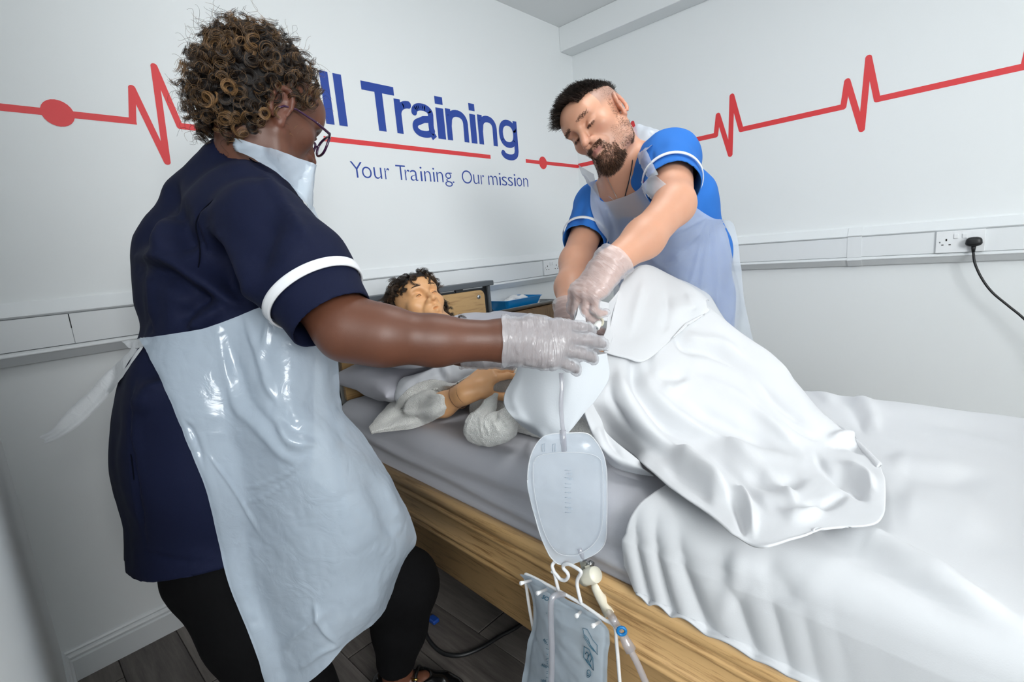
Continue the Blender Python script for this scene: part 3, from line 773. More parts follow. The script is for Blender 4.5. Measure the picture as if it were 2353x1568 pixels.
# ================================================================== implicit modelling: soft blended bodies
class SDF:
    """list of primitives blended with smooth minimum; surface found on a fine lattice (surface nets)"""
    def __init__(self): self.p = []
    def cone(self, a, b, ra, rb, k=0.02, sub=False):
        a = np.array(a, float); b = np.array(b, float)
        self.p.append(('c', a, b, float(ra), float(rb), k, sub, (a+b)/2, np.linalg.norm(b-a)/2+max(ra, rb))); return self
    def chain(self, pts, rads, k=0.02, sub=False):
        for i in range(len(pts)-1): self.cone(pts[i], pts[i+1], rads[i], rads[i+1], k, sub)
        return self
    def ell(self, c, r, axes=None, k=0.02, sub=False):
        c = np.array(c, float); r = np.array(r, float); A = np.eye(3) if axes is None else np.array(axes, float)
        self.p.append(('e', c, r, A, None, k, sub, c, max(r))); return self
    def plane(self, c, n, k=0.002):
        """keep the side the normal points away from"""
        self.p.append(('h', np.array(c, float), np.array(n, float)/np.linalg.norm(n), 0, 0, k, True, None, 0)); return self
    def prim(self, q, X):
        t = q[0]
        if t == 'c':
            a, b, ra, rb = q[1:5]; ba = b-a; L2 = ba@ba
            h = np.clip(((X-a)@ba)/(L2+1e-12), 0, 1)
            return np.linalg.norm(X-a-h[:, None]*ba, axis=1) - (ra+(rb-ra)*h)
        if t == 'e':
            c, r, A = q[1:4]; Y = (X-c)@A.T
            k0 = np.linalg.norm(Y/r, axis=1); k1 = np.linalg.norm(Y/(r*r), axis=1)
            return k0*(k0-1)/(k1+1e-9)
        return -((X-q[1])@q[2])
    def ev(self, X, idx=None):
        f = np.full(len(X), 1.0)
        for i in (range(len(self.p)) if idx is None else idx):
            q = self.p[i]; d = self.prim(q, X); k = q[5]
            if q[6]:
                d = -d; h = np.clip(0.5-0.5*(f-d)/k, 0, 1); f = f*(1-h)+d*h+k*h*(1-h)
            else:
                h = np.clip(0.5+0.5*(f-d)/k, 0, 1); f = f*(1-h)+d*h-k*h*(1-h)
        return f
    def bounds(self):
        lo = np.min([q[7]-q[8] for q in self.p if q[7] is not None and not q[6]], axis=0)
        hi = np.max([q[7]+q[8] for q in self.p if q[7] is not None and not q[6]], axis=0)
        return lo, hi
    def mesh(self, h=0.004, disp=None, off=0.0, bs=24):
        lo, hi = self.bounds(); lo = lo-4*h-off; hi = hi+4*h+off
        nb = np.ceil((hi-lo)/(h*bs)).astype(int); Rb = h*bs*0.87+h
        C = (np.stack(np.meshgrid(*[np.arange(n) for n in nb], indexing='ij'), -1).reshape(-1, 3)+0.5)*h*bs+lo
        D = np.full(len(C), 1e9); near = np.zeros((len(self.p), len(C)), bool)
        for i, q in enumerate(self.p):
            if q[0] == 'h': near[i] = True; continue
            dc = self.prim(q, C)
            if q[0] == 'e': dc = np.maximum(np.minimum(dc, np.linalg.norm(C-q[1], axis=1)), np.linalg.norm(C-q[1], axis=1)-q[8])if False else np.linalg.norm(C-q[1], axis=1)-q[8]
            near[i] = dc < Rb + q[5] + off + 2*h
            if not q[6]: D = np.minimum(D, dc)
        act = np.where(D < Rb+0.03+off)[0]
        n = bs+2; I = np.stack(np.meshgrid(*[np.arange(n)]*3, indexing='ij'), -1).reshape(-1, 3)
        keys, pos, quads = [], [], []
        big = np.array([int(x)*bs+4 for x in nb])
        def key(g): return (g[:, 0]*big[1]+g[:, 1])*big[2]+g[:, 2]
        for bi in act:
            idx = np.where(near[:, bi])[0]
            if not any((not self.p[i][6]) for i in idx): continue
            b0 = np.round((C[bi]-lo)/(h*bs)-0.5).astype(int)*bs
            X = lo+(I+b0)*h
            f = self.ev(X, idx)-off
            if disp is not None: f = f - disp(X)
            f = f.reshape(n, n, n)
            s = f < 0
            if s.all() or not s.any(): continue
            # cell vertices
            cs = n-1
            cnt = np.zeros((cs,)*3, int); acc = np.zeros((cs, cs, cs, 3))
            for ax in range(3):
                o1 = [o for o in range(3) if o != ax]
                for da in (0, 1):
                    for db in (0, 1):
                        sl0 = [None]*3; sl1 = [None]*3
                        sl0[ax] = slice(0, cs); sl1[ax] = slice(1, cs+1)
                        sl0[o1[0]] = sl1[o1[0]] = slice(da, da+cs); sl0[o1[1]] = sl1[o1[1]] = slice(db, db+cs)
                        fa, fb = f[tuple(sl0)], f[tuple(sl1)]
                        m = (fa < 0) != (fb < 0)
                        t = np.where(m, fa/(fa-fb+1e-20), 0)
                        cnt += m
                        acc[..., ax] += t*m; acc[..., o1[0]] += da*m; acc[..., o1[1]] += db*m
            m = cnt > 0
            g = np.argwhere(m)
            p = lo+(g+b0+acc[m]/cnt[m][:, None])*h
            keys.append(key(g+b0)); pos.append(p)
            # quads on edges whose lattice point lies inside this block (1..bs)
            for ax in range(3):
                o1 = [(ax+1) % 3, (ax+2) % 3]
                sl0 = [slice(1, n-1)]*3; sl1 = [slice(1, n-1)]*3
                sl1[ax] = slice(2, n); 
                sl0 = tuple(sl0)
                a = s[sl0]; b = s[tuple(sl1)]
                e = np.argwhere(a != b)+1
                if not len(e): continue
                ins = s[e[:, 0], e[:, 1], e[:, 2]]
                u = np.zeros(3, int); u[o1[0]] = 1; v = np.zeros(3, int); v[o1[1]] = 1
                c00 = key(e-u-v+b0); c10 = key(e-v+b0); c11 = key(e+b0); c01 = key(e-u+b0)
                Q = np.stack([c00, c10, c11, c01], 1); Q[~ins] = Q[~ins][:, ::-1]
                quads.append(Q)
        K = np.concatenate(keys); Pp = np.concatenate(pos); Q = np.concatenate(quads)
        uk, first = np.unique(K, return_index=True)
        V = Pp[first]; Qi = np.searchsorted(uk, Q.ravel()).reshape(-1, 4)
        ok = (uk[np.clip(Qi, 0, len(uk)-1)] == Q).all(1)
        return V, Qi[ok]

def vert_normals(V, Q):
    d1 = V[Q[:, 2]]-V[Q[:, 0]]; d2 = V[Q[:, 3]]-V[Q[:, 1]]; n = np.cross(d1, d2)
    N = np.zeros_like(V)
    for k in range(4): np.add.at(N, Q[:, k], n)
    return N/(np.linalg.norm(N, axis=1)[:, None]+1e-15)

def keep_faces(V, Q, mask):
    """keep the quads whose four vertices are all in mask"""
    Q = Q[mask[Q].all(1)]; used = np.unique(Q); r = np.full(len(V), -1); r[used] = np.arange(len(used))
    return V[used], r[Q], used

def biggest(V, Q):
    """largest connected piece"""
    par = np.arange(len(V))
    lab = np.arange(len(V))
    for _ in range(200):
        m = lab[Q].min(1); new = lab.copy()
        for k in range(4): np.minimum.at(new, Q[:, k], m)
        new = new[new]
        if (new == lab).all(): break
        lab = new
    l = np.unique(lab[Q[:, 0]], return_counts=True); best = l[0][l[1].argmax()]
    return keep_faces(V, Q, lab == best)[:2]

def project(V):
    d = (V-CC)@CR; z = -d[:, 2]
    return np.stack([IW/2+FPX*d[:, 0]/z, IH/2-FPX*d[:, 1]/z, z], 1)

def seg_dist(xy, poly):
    """distance of points to a polyline, any dimension"""
    best = np.full(len(xy), 1e9)
    poly = np.asarray(poly, float)
    for a, b in zip(poly[:-1], poly[1:]):
        ab = b-a; t = np.clip(((xy-a)@ab)/(ab@ab+1e-12), 0, 1)
        best = np.minimum(best, np.linalg.norm(xy-a-t[:, None]*ab, axis=1))
    return best

def seg_dist_t(xy, poly):
    """distance to a polyline and the position along it, 0..1"""
    best = np.full(len(xy), 1e9); tt = np.zeros(len(xy)); n = len(poly)-1
    for i, (a, b) in enumerate(zip(poly[:-1], poly[1:])):
        ab = b-a; t = np.clip(((xy-a)@ab)/(ab@ab+1e-12), 0, 1); dd = np.linalg.norm(xy-a-t[:, None]*ab, axis=1)
        m = dd < best; best[m] = dd[m]; tt[m] = (i+t[m])/n
    return best, tt

def in_poly(xy, poly):
    poly = np.asarray(poly, float); x, y = xy[:, 0], xy[:, 1]; r = np.zeros(len(xy), bool); j = len(poly)-1
    for i in range(len(poly)):
        xi, yi = poly[i]; xj, yj = poly[j]
        c = ((yi > y) != (yj > y)) & (x < (xj-xi)*(y-yi)/(yj-yi+1e-12)+xi); r ^= c; j = i
    return r

def orth(f, u):
    f = np.array(f, float); f /= np.linalg.norm(f); u = np.array(u, float); u = u-f*(u@f); u /= np.linalg.norm(u)
    return np.cross(f, u), f, u          # right, forward, up

def hand_prims(S, wrist, F, N, side, curls, spread=(0, 0, 0, 0), scale=1.0, thumb=(0.5, 0.5), wr=0.028, lift=0.0):
    """hand: wrist point, F towards the fingers, N out of the back of the hand, side=+1 when the thumb lies towards F x N"""
    F = np.array(F, float); F /= np.linalg.norm(F); N = np.array(N, float); N -= F*(N@F); N /= np.linalg.norm(N)
    T = np.cross(F, N)*side; s = scale; w = np.array(wrist, float)
    base = [(0.027, 0.090), (0.007, 0.094), (-0.013, 0.088), (-0.031, 0.079)]
    lens = [(0.044, 0.026, 0.021), (0.049, 0.030, 0.022), (0.045, 0.028, 0.022), (0.035, 0.021, 0.019)]
    rad = [0.0098, 0.0100, 0.0095, 0.0084]
    S.cone(w-F*0.005*s, w+F*0.03*s, wr*s, 0.027*s, 0.02)
    tips = []
    for i, (t, f) in enumerate(base):
        b0 = w+(T*t*0.55+F*0.018)*s; b1 = w+(T*t+F*f+N*(0.004 if i in (1, 2) else 0.0))*s
        S.cone(b0, b1, 0.0165*s, 0.0128*s, 0.014)
    S.cone(w+(F*0.03-N*0.006)*s, w+(F*0.07-N*0.008)*s, 0.019*s, 0.016*s, 0.02)
    S.cone(w+(T*0.016+F*0.02-N*0.008)*s, w+(T*0.034+F*0.052-N*0.014)*s, 0.019*s, 0.0145*s, 0.016)
    S.cone(w+(T*-0.02+F*0.02-N*0.008)*s, w+(T*-0.03+F*0.06-N*0.008)*s, 0.017*s, 0.014*s, 0.016)
    for i, (t, f) in enumerate(base):
        p = w+(T*t+F*f+N*(0.004 if i in (1, 2) else 0.0))*s; a = 0.0
        d0 = F*math.cos(spread[i])+T*math.sin(spread[i])
        pts = [p]; c = curls[i] if hasattr(curls[i], '__len__') else (curls[i],)*3
        for j, L in enumerate(lens[i]):
            a += c[j]; d = d0*math.cos(a)-N*math.sin(a); p = p+d*L*s; pts.append(p)
        r = rad[i]*s
        S.chain(pts, [r*1.12, r*1.0, r*0.93, r*0.74], 0.0035)
        tips.append(p)
    tb = w+(T*0.030+F*0.036-N*0.012)*s
    a0, b0 = thumb
    d = T*math.cos(a0)*0.85+F*math.sin(a0)-N*b0; d /= np.linalg.norm(d)
    t1 = tb+d*0.036*s; d2 = d+F*0.35-N*0.12; d2 /= np.linalg.norm(d2); t2 = t1+d2*0.032*s; d3 = d2+F*0.25-N*0.15; d3 /= np.linalg.norm(d3); t3 = t2+d3*0.024*s
    S.chain([tb, t1, t2, t3], [0.0155*s, 0.0125*s, 0.0112*s, 0.0085*s], 0.006)
    return tips

def cut(V, Q, c, n, region=None):
    """trim everything on the side n points to (inside region), leaving a clean edge on the plane"""
    t = (V-np.array(c))@np.array(n); bad = t > 0
    if region is not None: bad &= region
    fk = ~bad[Q].all(1); Q = Q[fk]
    V = V.copy(); used = np.zeros(len(V), bool); used[Q.ravel()] = True
    mv = bad & used; V[mv] -= np.outer(t[mv], n)
    u = np.where(used)[0]; r = np.full(len(V), -1); r[u] = np.arange(len(u))
    return V[u], r[Q]

def push_out(S, X, margin, iters=3):
    """move points towards the viewpoint until they clear a body by margin"""
    X = X.copy(); X0 = X.copy()
    for _ in range(iters):
        f = S.ev(X); m = f < margin
        if not m.any(): break
        d = CC-X[m]; d /= np.linalg.norm(d, axis=1)[:, None]
        X[m] += d*(margin-f[m])[:, None]
    return X

def smooth_grid(D, it=3):
    for _ in range(it):
        p = np.pad(D, ((1, 1), (1, 1), (0, 0)), mode='edge')
        D = 0.5*D+0.125*(p[:-2, 1:-1]+p[2:, 1:-1]+p[1:-1, :-2]+p[1:-1, 2:])
    return D

# ================================================================== shared person parts
def skin_mat(name, rgb, rough=0.45, sss=0.12, var=0.10, rad=(0.012, 0.005, 0.003), lip=(176, 96, 90), shave=(150, 128, 120)):
    m = mat(name, rgb, rough, bump=(700, 0.10, 2, 0.001), var=(18, var), sss=sss, sscol=rad)
    nt = m.node_tree; b = nt.nodes['Principled BSDF']; src = b.inputs['Base Color'].links[0].from_socket
    for nm, c in (('lip', lip), ('shave', shave)):
        at = nt.nodes.new('ShaderNodeAttribute'); at.attribute_name = nm; mx = nt.nodes.new('ShaderNodeMix'); mx.data_type = 'RGBA'
        nt.links.new(at.outputs['Fac'], mx.inputs[0]); nt.links.new(src, mx.inputs[6]); mx.inputs[7].default_value = lin(c); src = mx.outputs[2]
    nt.links.new(src, b.inputs['Base Color'])
    return m
def paint(o, name, vals):
    a = o.data.attributes.new(name, 'FLOAT', 'POINT'); a.data.foreach_set('value', np.asarray(vals, np.float32))
def face_paint(o, V, c, ax, s, lipc=1.0):
    l = ((V-np.array(c))@np.array(ax).T)/s; x, y, z = l.T; near = np.linalg.norm(l, axis=1) < 0.2
    lips = np.exp(-((z+0.0605)/0.0075)**4)*np.exp(-(x/0.021)**4)*(y > 0.078)*near
    rosy = 0.35*np.exp(-((np.abs(x)-0.042)/0.016)**2-((z+0.018)/0.018)**2)*(y > 0.03)*near+0.3*np.exp(-(x/0.016)**2-((z+0.022)/0.016)**2)*(y > .09)*near+0.35*np.exp(-((np.abs(x)-.083)/.01)**2)*(y < .01)*near*(np.abs(z) < .04)
    paint(o, 'lip', np.clip(lips*lipc+rosy*lipc*0.8, 0, 1)); return l
GLOVE = film_mat('clear vinyl glove', (238, 240, 246), 0.44, 0.22, 60, 0.7, 0.004, 0.25, 0.14)
APRON = film_mat('polythene apron', (210, 226, 242), 0.70, 0.17, 24, 0.45, 0.004, 0.20, 0.12)

def head_prims(S, c, ax, s=1.0, lips=0.0, ear=True, jaw=1.0, nose=1.0, lid=0.0, neck=None):
    r, f, u = ax; c = np.array(c, float)
    L = lambda x, y, z: c+s*(r*x+f*y+u*z)
    A = np.array(ax)
    E = lambda p, rr, k, sub=False: S.ell(L(*p), np.array(rr)*s, A, k*s, sub)
    C = lambda a, b, ra, rb, k, sub=False: S.cone(L(*a), L(*b), ra*s, rb*s, k*s, sub)
    E((0, -0.018, 0.045), (0.075, 0.098, 0.082), 0.03)
    E((0, 0.020, 0.030), (0.068, 0.066, 0.078), 0.03)
    E((0, 0.028, -0.035), (0.056*jaw, 0.056, 0.075), 0.03)
    for t in (-1, 1):
        C((t*0.056*jaw, 0.0, -0.040), (t*0.050*jaw, 0.018, -0.075), 0.016, 0.016, 0.02)
        C((t*0.050*jaw, 0.018, -0.075), (t*0.016, 0.072, -0.102), 0.016, 0.017, 0.02)
        E((t*0.044, 0.054, -0.012), (0.022, 0.022, 0.018), 0.022)
        C((t*0.012, 0.087, 0.030), (t*0.044, 0.074, 0.034), 0.009, 0.009, 0.016)
    E((0, 0.075, -0.100), (0.020, 0.018, 0.017), 0.018)
    E((0, 0.070, 0.055), (0.045, 0.026, 0.032), 0.03)
    for t in (-1, 1):
        E((t*0.031, 0.094, 0.012), (0.019, 0.016, 0.0125), 0.012, True)
        E((t*0.031, 0.071, 0.011), (0.0155, 0.0145, 0.0125), 0.004)
        C((t*0.017, 0.080, 0.010), (t*0.030, 0.0875, 0.0085-lid), 0.003, 0.0034, 0.004)
        C((t*0.030, 0.0875, 0.0085-lid), (t*0.045, 0.075, 0.009), 0.0034, 0.003, 0.004)
    C((0, 0.084, 0.024), (0, 0.100*nose, -0.012), 0.0085, 0.0085, 0.012)
    C((0, 0.100, -0.012), (0, 0.111*nose, -0.026), 0.0085, 0.0105, 0.010)
    for t in (-1, 1):
        E((t*0.0125, 0.097, -0.029), (0.0085, 0.011, 0.008), 0.006)
        E((t*0.0065, 0.103, -0.0365), (0.0035, 0.005, 0.004), 0.003, True)
        C((t*0.016, 0.090, -0.028), (t*0.030, 0.076, -0.052), 0.004, 0.004, 0.012)
    E((0, 0.080, -0.055), (0.026, 0.016, 0.022), 0.018)
    C((-0.019, 0.083, -0.0585), (0, 0.0945+lips, -0.0535), 0.0045, 0.0062, 0.006)
    C((0.019, 0.083, -0.0585), (0, 0.0945+lips, -0.0535), 0.0045, 0.0062, 0.006)
    C((-0.017, 0.083, -0.0645), (0, 0.0925+lips, -0.0675), 0.0045, 0.0072, 0.006)
    C((0.017, 0.083, -0.0645), (0, 0.0925+lips, -0.0675), 0.0045, 0.0072, 0.006)
    C((-0.022, 0.092, -0.0605), (0, 0.105, -0.0605), 0.0018, 0.0020, 0.003, True)
    C((0.022, 0.092, -0.0605), (0, 0.105, -0.0605), 0.0018, 0.0020, 0.003, True)
    if ear:
        for t in (-1, 1):
            e0 = np.array([t*0.076, -0.012, 0.0])
            ea = np.array([r*t*0.85-f*0.50, r*t*0.5+f*0.85, u]); ea = np.array([v/np.linalg.norm(v) for v in ea])
            pts = []
            for k in range(11):
                a = math.radians(-70+k*25)
                pts.append(L(t*(0.0795+0.006*max(0, math.cos(a-2.6))), -0.014-0.018*math.cos(a)*1.0-0.004, 0.006+0.029*math.sin(a)*1.0))
            pts = pts
            S.ell(L(t*0.076, -0.012, 0.002), np.array([0.006, 0.017, 0.029])*s, ea, 0.006*s)
            S.chain(pts, [0.0045*s]*len(pts), 0.004*s)
            S.ell(L(t*0.0775, -0.006, -0.026), np.array([0.0055, 0.008, 0.009])*s, ea, 0.006*s)
            S.ell(L(t*0.085, -0.010, -0.001), np.array([0.006, 0.0085, 0.013])*s, ea, 0.005*s, True)
    return L

def glove_shell(name, S, wrist, F, parent, material, off=0.0022, h=0.0028, reach=0.012, seed=3, cuff=0.03):
    """thin glove around the hand primitives in S, open and flared at the wrist"""
    w = np.array(wrist, float); F = np.array(F, float)/np.linalg.norm(F)
    def disp(X):
        t = (X-w)@F
        st = np.stack([t*1.0, (X@np.array([.3, .5, .8]))*0.30, (X@np.array([.7, -.6, .2]))*0.30], 1)
        wr = np.abs(vnoise(st, 130, seed))*0.0034+np.abs(vnoise(X, 70, seed+4))*0.0018
        return wr + np.clip((0.012-t)/0.05, 0, 1)*0.007
    V, Q = S.mesh(h, disp, off)
    V, Q = cut(V, Q, w-F*cuff, -F)
    V, Q = biggest(V, Q)
    V = V + F*np.exp(-(((V-w)@F+cuff)/.012)**2)[:, None]*(0.004*vnoise(V, 45, seed+9))[:, None]
    gm = film_mat('clear vinyl glove', (238, 240, 246), 0.44, 0.2, 95, 0.75, 0.004, 0.25, 0.16, axis=F)
    o = npmesh(name, V, Q, gm, parent)
    return o

def creases(V, N, items, facing=True):
    """displace along normals by soft ridges (+) and valleys (-) that follow lines; widths in photo pixels"""
    pj = project(V); view = CC-V; view /= np.linalg.norm(view, axis=1)[:, None]
    vis = np.clip(((N*view).sum(1)+0.1)/0.3, 0, 1)
    d = np.zeros(len(V))
    for line, w, amp in items:
        line = np.array(line, float)
        s = catmull(line, 8*len(line)) if len(line) > 2 else line
        lo, hi = s.min(0)-3*w, s.max(0)+3*w
        m = (pj[:, 0] > lo[0]) & (pj[:, 0] < hi[0]) & (pj[:, 1] > lo[1]) & (pj[:, 1] < hi[1]) & (vis > 0)
        if m.any():
            dd, tt = seg_dist_t(pj[m, :2], s); tp = np.clip(np.minimum(tt, 1-tt)/.3, 0, 1); tp = tp*tp*(3-2*tp)
            d[m] += amp*(.12+.88*tp)*np.exp(-(dd/(w*(.75+.5*tp)))**2)*vis[m]*np.where(tt <= 0, .5, 1)*np.where(tt >= 1, .5, 1)
    return d

# ================================================================== THE WOMAN
wroot_p = on_z(700, 1540, 0)
wom = empty('person', (-2.36, -0.80, 0)); tag(wom, 'woman with curly brown hair in navy tunic and clear apron reaching across the bed', 'person')
SKD = skin_mat('deep brown skin', (102, 63, 46), 0.46, 0.08, 0.14, (0.008, 0.003, 0.002))
NAVY = mat('navy tunic cloth', (11, 19, 48), 0.8, spec=0.25, bump=(900, 0.10, 1))
WTRIM = mat('white trim tape', (236, 238, 242), 0.7)
BLKT = mat('black trouser cloth', (9, 9, 11), 0.9, spec=0.15, bump=(600, 0.1, 1))
wf = camdir(0.54, -0.27, -0.80); wax = orth(wf, camdir(0.22, 0.95, -0.12))
WH = P(613, 272, 1.05)
S = SDF()
L = head_prims(S, WH, wax, 1.08, lips=0.003, ear=True, jaw=1.10)
S.cone(L(0, -0.022, -0.045), P(590, 380, 1.06), 0.062, 0.068, 0.03)
S.cone(P(592, 350, 1.05), P(565, 420, 1.07), 0.064, 0.08, 0.03)
# trunk (under the clothes)
tr_n = [P(585, 500, 1.02), P(550, 600, 1.02), P(555, 780, 1.02), P(525, 950, 1.02), P(510, 1060, 1.02)]
tr_f = [P(480, 480, 1.2), P(475, 590, 1.2), P(480, 780, 1.2), P(465, 950, 1.2), P(460, 1060, 1.2)]
S.chain(tr_n, [.080, .110, .100, .120, .10], .05); S.chain(tr_f, [.085, .115, .105, .125, .10], .05)
# right arm (near)
ra = [P(600, 520, .87), P(800, 757, .80), P(880, 772, .805), P(1000, 783, .83), P(1165, 783, .855)]
S.chain(ra, [.060, .0475, .0450, .0385, .0335], .03)
RW = P(1168, 783, .856); RF = camdir(1, -0.03, -0.10); RN = camdir(0.05, 0.18, 0.98)
G1 = SDF(); G1.chain([ra[3], ra[4]], [.0385, .0335], .02)
hand_prims(G1, RW, RF, RN, -1, [(.45, .35, .25), (.30, .35, .25), (.35, .4, .3), (.45, .45, .3)], (0.10, 0.0, -0.10, -0.22), 1.02, (1.25, 1.6), 0.034)
S.p += G1.p[1:]
# left arm (far)
LW = P(1068, 812, 1.27); LF = camdir(1, -0.08, -0.25); LN = camdir(0.05, 0.96, 0.26)
la = [P(540, 500, 1.2), P(800, 745, 1.24), P(930, 785, 1.25), LW]
S.chain(la, [.058, .046, .042, .032], .03)
G2 = SDF(); G2.chain([la[2], la[3]], [.042, .032], .02)
hand_prims(G2, LW, LF, LN, 1, [(.12, .2, .15), (.14, .2, .15), (.16, .22, .15), (.2, .25, .15)], (-0.02, -0.02, 0, 0.02), 0.94, (1.42, -0.05), 0.030)
S.p += G2.p[1:]
# legs
rk, rf_ = P(575, 1420, 1.0), np.array([-2.40, -0.93, 0.075])
lk, lf_ = P(925, 1345, 1.30), np.array([-2.155, -0.835, 0.075])
S.chain([P(505, 1060, 1.02), rk, rf_], [.095, .055, .042], .03)
S.chain([P(470, 1060, 1.18), lk, lf_], [.095, .058, .040], .03)
for ft, d in ((rf_, (0.8, -0.6, 0)), (lf_, (0.62, -0.78, 0))):
    d = np.array(d); S.chain([ft-d*0.02+[0, 0, -.040], ft+d*0.07+[0, 0, -.042], ft+d*0.12+[0, 0, -.050]], [.027, .027, .016], .02)
V, Q = S.mesh(0.0036)
body = npmesh('body', V, Q, SKD, wom)
face_paint(body, V, WH, wax, 1.08, 0.3)
V, F = None, None
glove_shell('glove', G1, RW, RF, wom, GLOVE, seed=3, cuff=0.012)
glove_shell('glove', G2, LW, LF, wom, GLOVE, seed=13, cuff=0.012)

# tunic
T_ = SDF()
n_ = [P(580, 510, .99), P(545, 600, 1.0), P(552, 700, 1.0), P(552, 790, 1.0), P(520, 900, 1.0), P(515, 1030, 1.01), P(520, 1280, 1.04), P(530, 1420, 1.06)]
m_ = [P(530, 495, 1.09), P(508, 595, 1.09), P(515, 695, 1.09), P(522, 787, 1.09), P(492, 900, 1.09), P(484, 1030, 1.10), P(495, 1270, 1.11), P(505, 1410, 1.12)]
f_ = [P(505, 490, 1.19), P(488, 585, 1.19), P(490, 690, 1.19), P(505, 785, 1.19), P(468, 912, 1.19), P(460, 1040, 1.19), P(474, 1260, 1.19), P(490, 1400, 1.19)]
T_.chain(n_, [.095, .138, .138, .128, .152, .160, .140, .130], .05)
T_.chain(m_, [.112, .146, .145, .126, .158, .163, .145, .135], .05)
T_.chain(f_, [.100, .142, .134, .110, .148, .156, .140, .130], .05)
T_.cone(P(560, 420, 1.06), P(598, 520, .92), .062, .080, .05)
T_.cone(P(546, 412, 1.08), P(505, 485, 1.18), .060, .072, .05)
T_.cone(P(548, 388, 1.06), P(520, 470, 1.10), .064, .11, .04)
T_.chain([P(604, 525, .87), P(690, 622, .82), P(768, 742, .795)], [.080, .078, .066], .03)
T_.chain([P(520, 480, 1.2), P(690, 640, 1.26)], [.085, .08], .03)
sd = P(768, 742, .795)-P(690, 622, .82); sd /= np.linalg.norm(sd)
ld = P(690, 640, 1.24)-P(520, 480, 1.18); ld /= np.linalg.norm(ld)
neckc = P(600, 318, 1.0)
T_.cone(P(592, 362, 1.05), P(622, 250, 1.03), .074, .13, .004, True)
V, Q = T_.mesh(0.0062)
# cut: hem plane, sleeve end planes
hp = P(512, 1309, .90); hemn = np.cross(np.array([.9, -.4, 0.0]), P(287, 1266, 1.14)-hp); hemn /= np.linalg.norm(hemn)
if hemn[2] > 0: hemn = -hemn
V, Q = cut(V, Q, hp, hemn)
arm_n = seg_dist(V, [P(690, 622, .82), P(768, 742, .795), P(840, 850, .77)]) < 0.105
hem_s = P(764, 737, .796)
V, Q = cut(V, Q, hem_s, sd, arm_n & (project(V)[:, 2] < 0.93))
V, Q = biggest(V, Q)
for _ in range(1):
    N = vert_normals(V, Q)
tun_cr = [
 ([(493,457),(461,489),(450,518),(458,562),(459,591),(451,639)], 3.5, -.006), ([(500,462),(470,492),(459,520),(467,562),(468,591)], 7, .004),
 ([(308,616),(333,642),(338,702),(343,757),(356,771)], 3, -.004), ([(320,616),(343,642),(348,702),(352,757)], 8, .004),
 ([(591,384),(643,457),(735,590)], 9, .004),
 ([(560,345),(590,378),(640,402)], 4, -.004),
 ([(413,403),(356,479),(308,585)], 20, -.016), ([(392,398),(336,470),(300,560)], 16, .008),
 ([(400,440),(408,520),(450,585)], 22, -.014), ([(372,470),(368,540),(400,590)], 20, .010),
 ([(308,588),(388,600),(458,645),(531,687),(575,703)], 14, .014), ([(312,612),(388,632),(450,672),(520,705)], 18, -.014),
 ([(458,537),(502,597),(531,655),(566,703)], 22, -.022), ([(475,520),(530,590),(565,650),(600,710)], 18, .010),
 ([(483,670),(440,705),(397,744)], 16, -.012), ([(520,700),(470,735),(430,760)], 12, .010),
 ([(308,871),(303,940),(299,1000),(310,1100),(325,1200),(335,1260)], 3, -.005), ([(320,871),(313,940),(309,1000),(320,1100)], 9, .003),
 ([(380,870),(345,900),(320,960)], 18, .008), ([(330,800),(345,850),(372,880)], 14, -.008),
 ([(300,1265),(400,1290),(500,1295)], 3, -.003), ([(640,470),(600,560),(590,640)], 30, -.008), ([(700,560),(660,640),(655,720)], 26, .006)]
damp = 1-np.exp(-(((V-hem_s)@sd+.054)/.028)**2)*(seg_dist(V, [P(690, 622, .82), P(768, 742, .795), P(840, 850, .77)]) < .11)
V = V + N*(1.9*damp*creases(V, N, tun_cr)+0.004*vnoise(V, 9, 5)+0.0015*vnoise(V, 28, 6))[:, None]
tunic = npmesh('tunic', V, Q, NAVY, wom)
so = tunic.modifiers.new('solid', 'SOLIDIFY'); so.thickness = 0.003; so.offset = -1
sm = tunic.modifiers.new('sm', 'SMOOTH'); sm.factor = 0.5; sm.iterations = 3
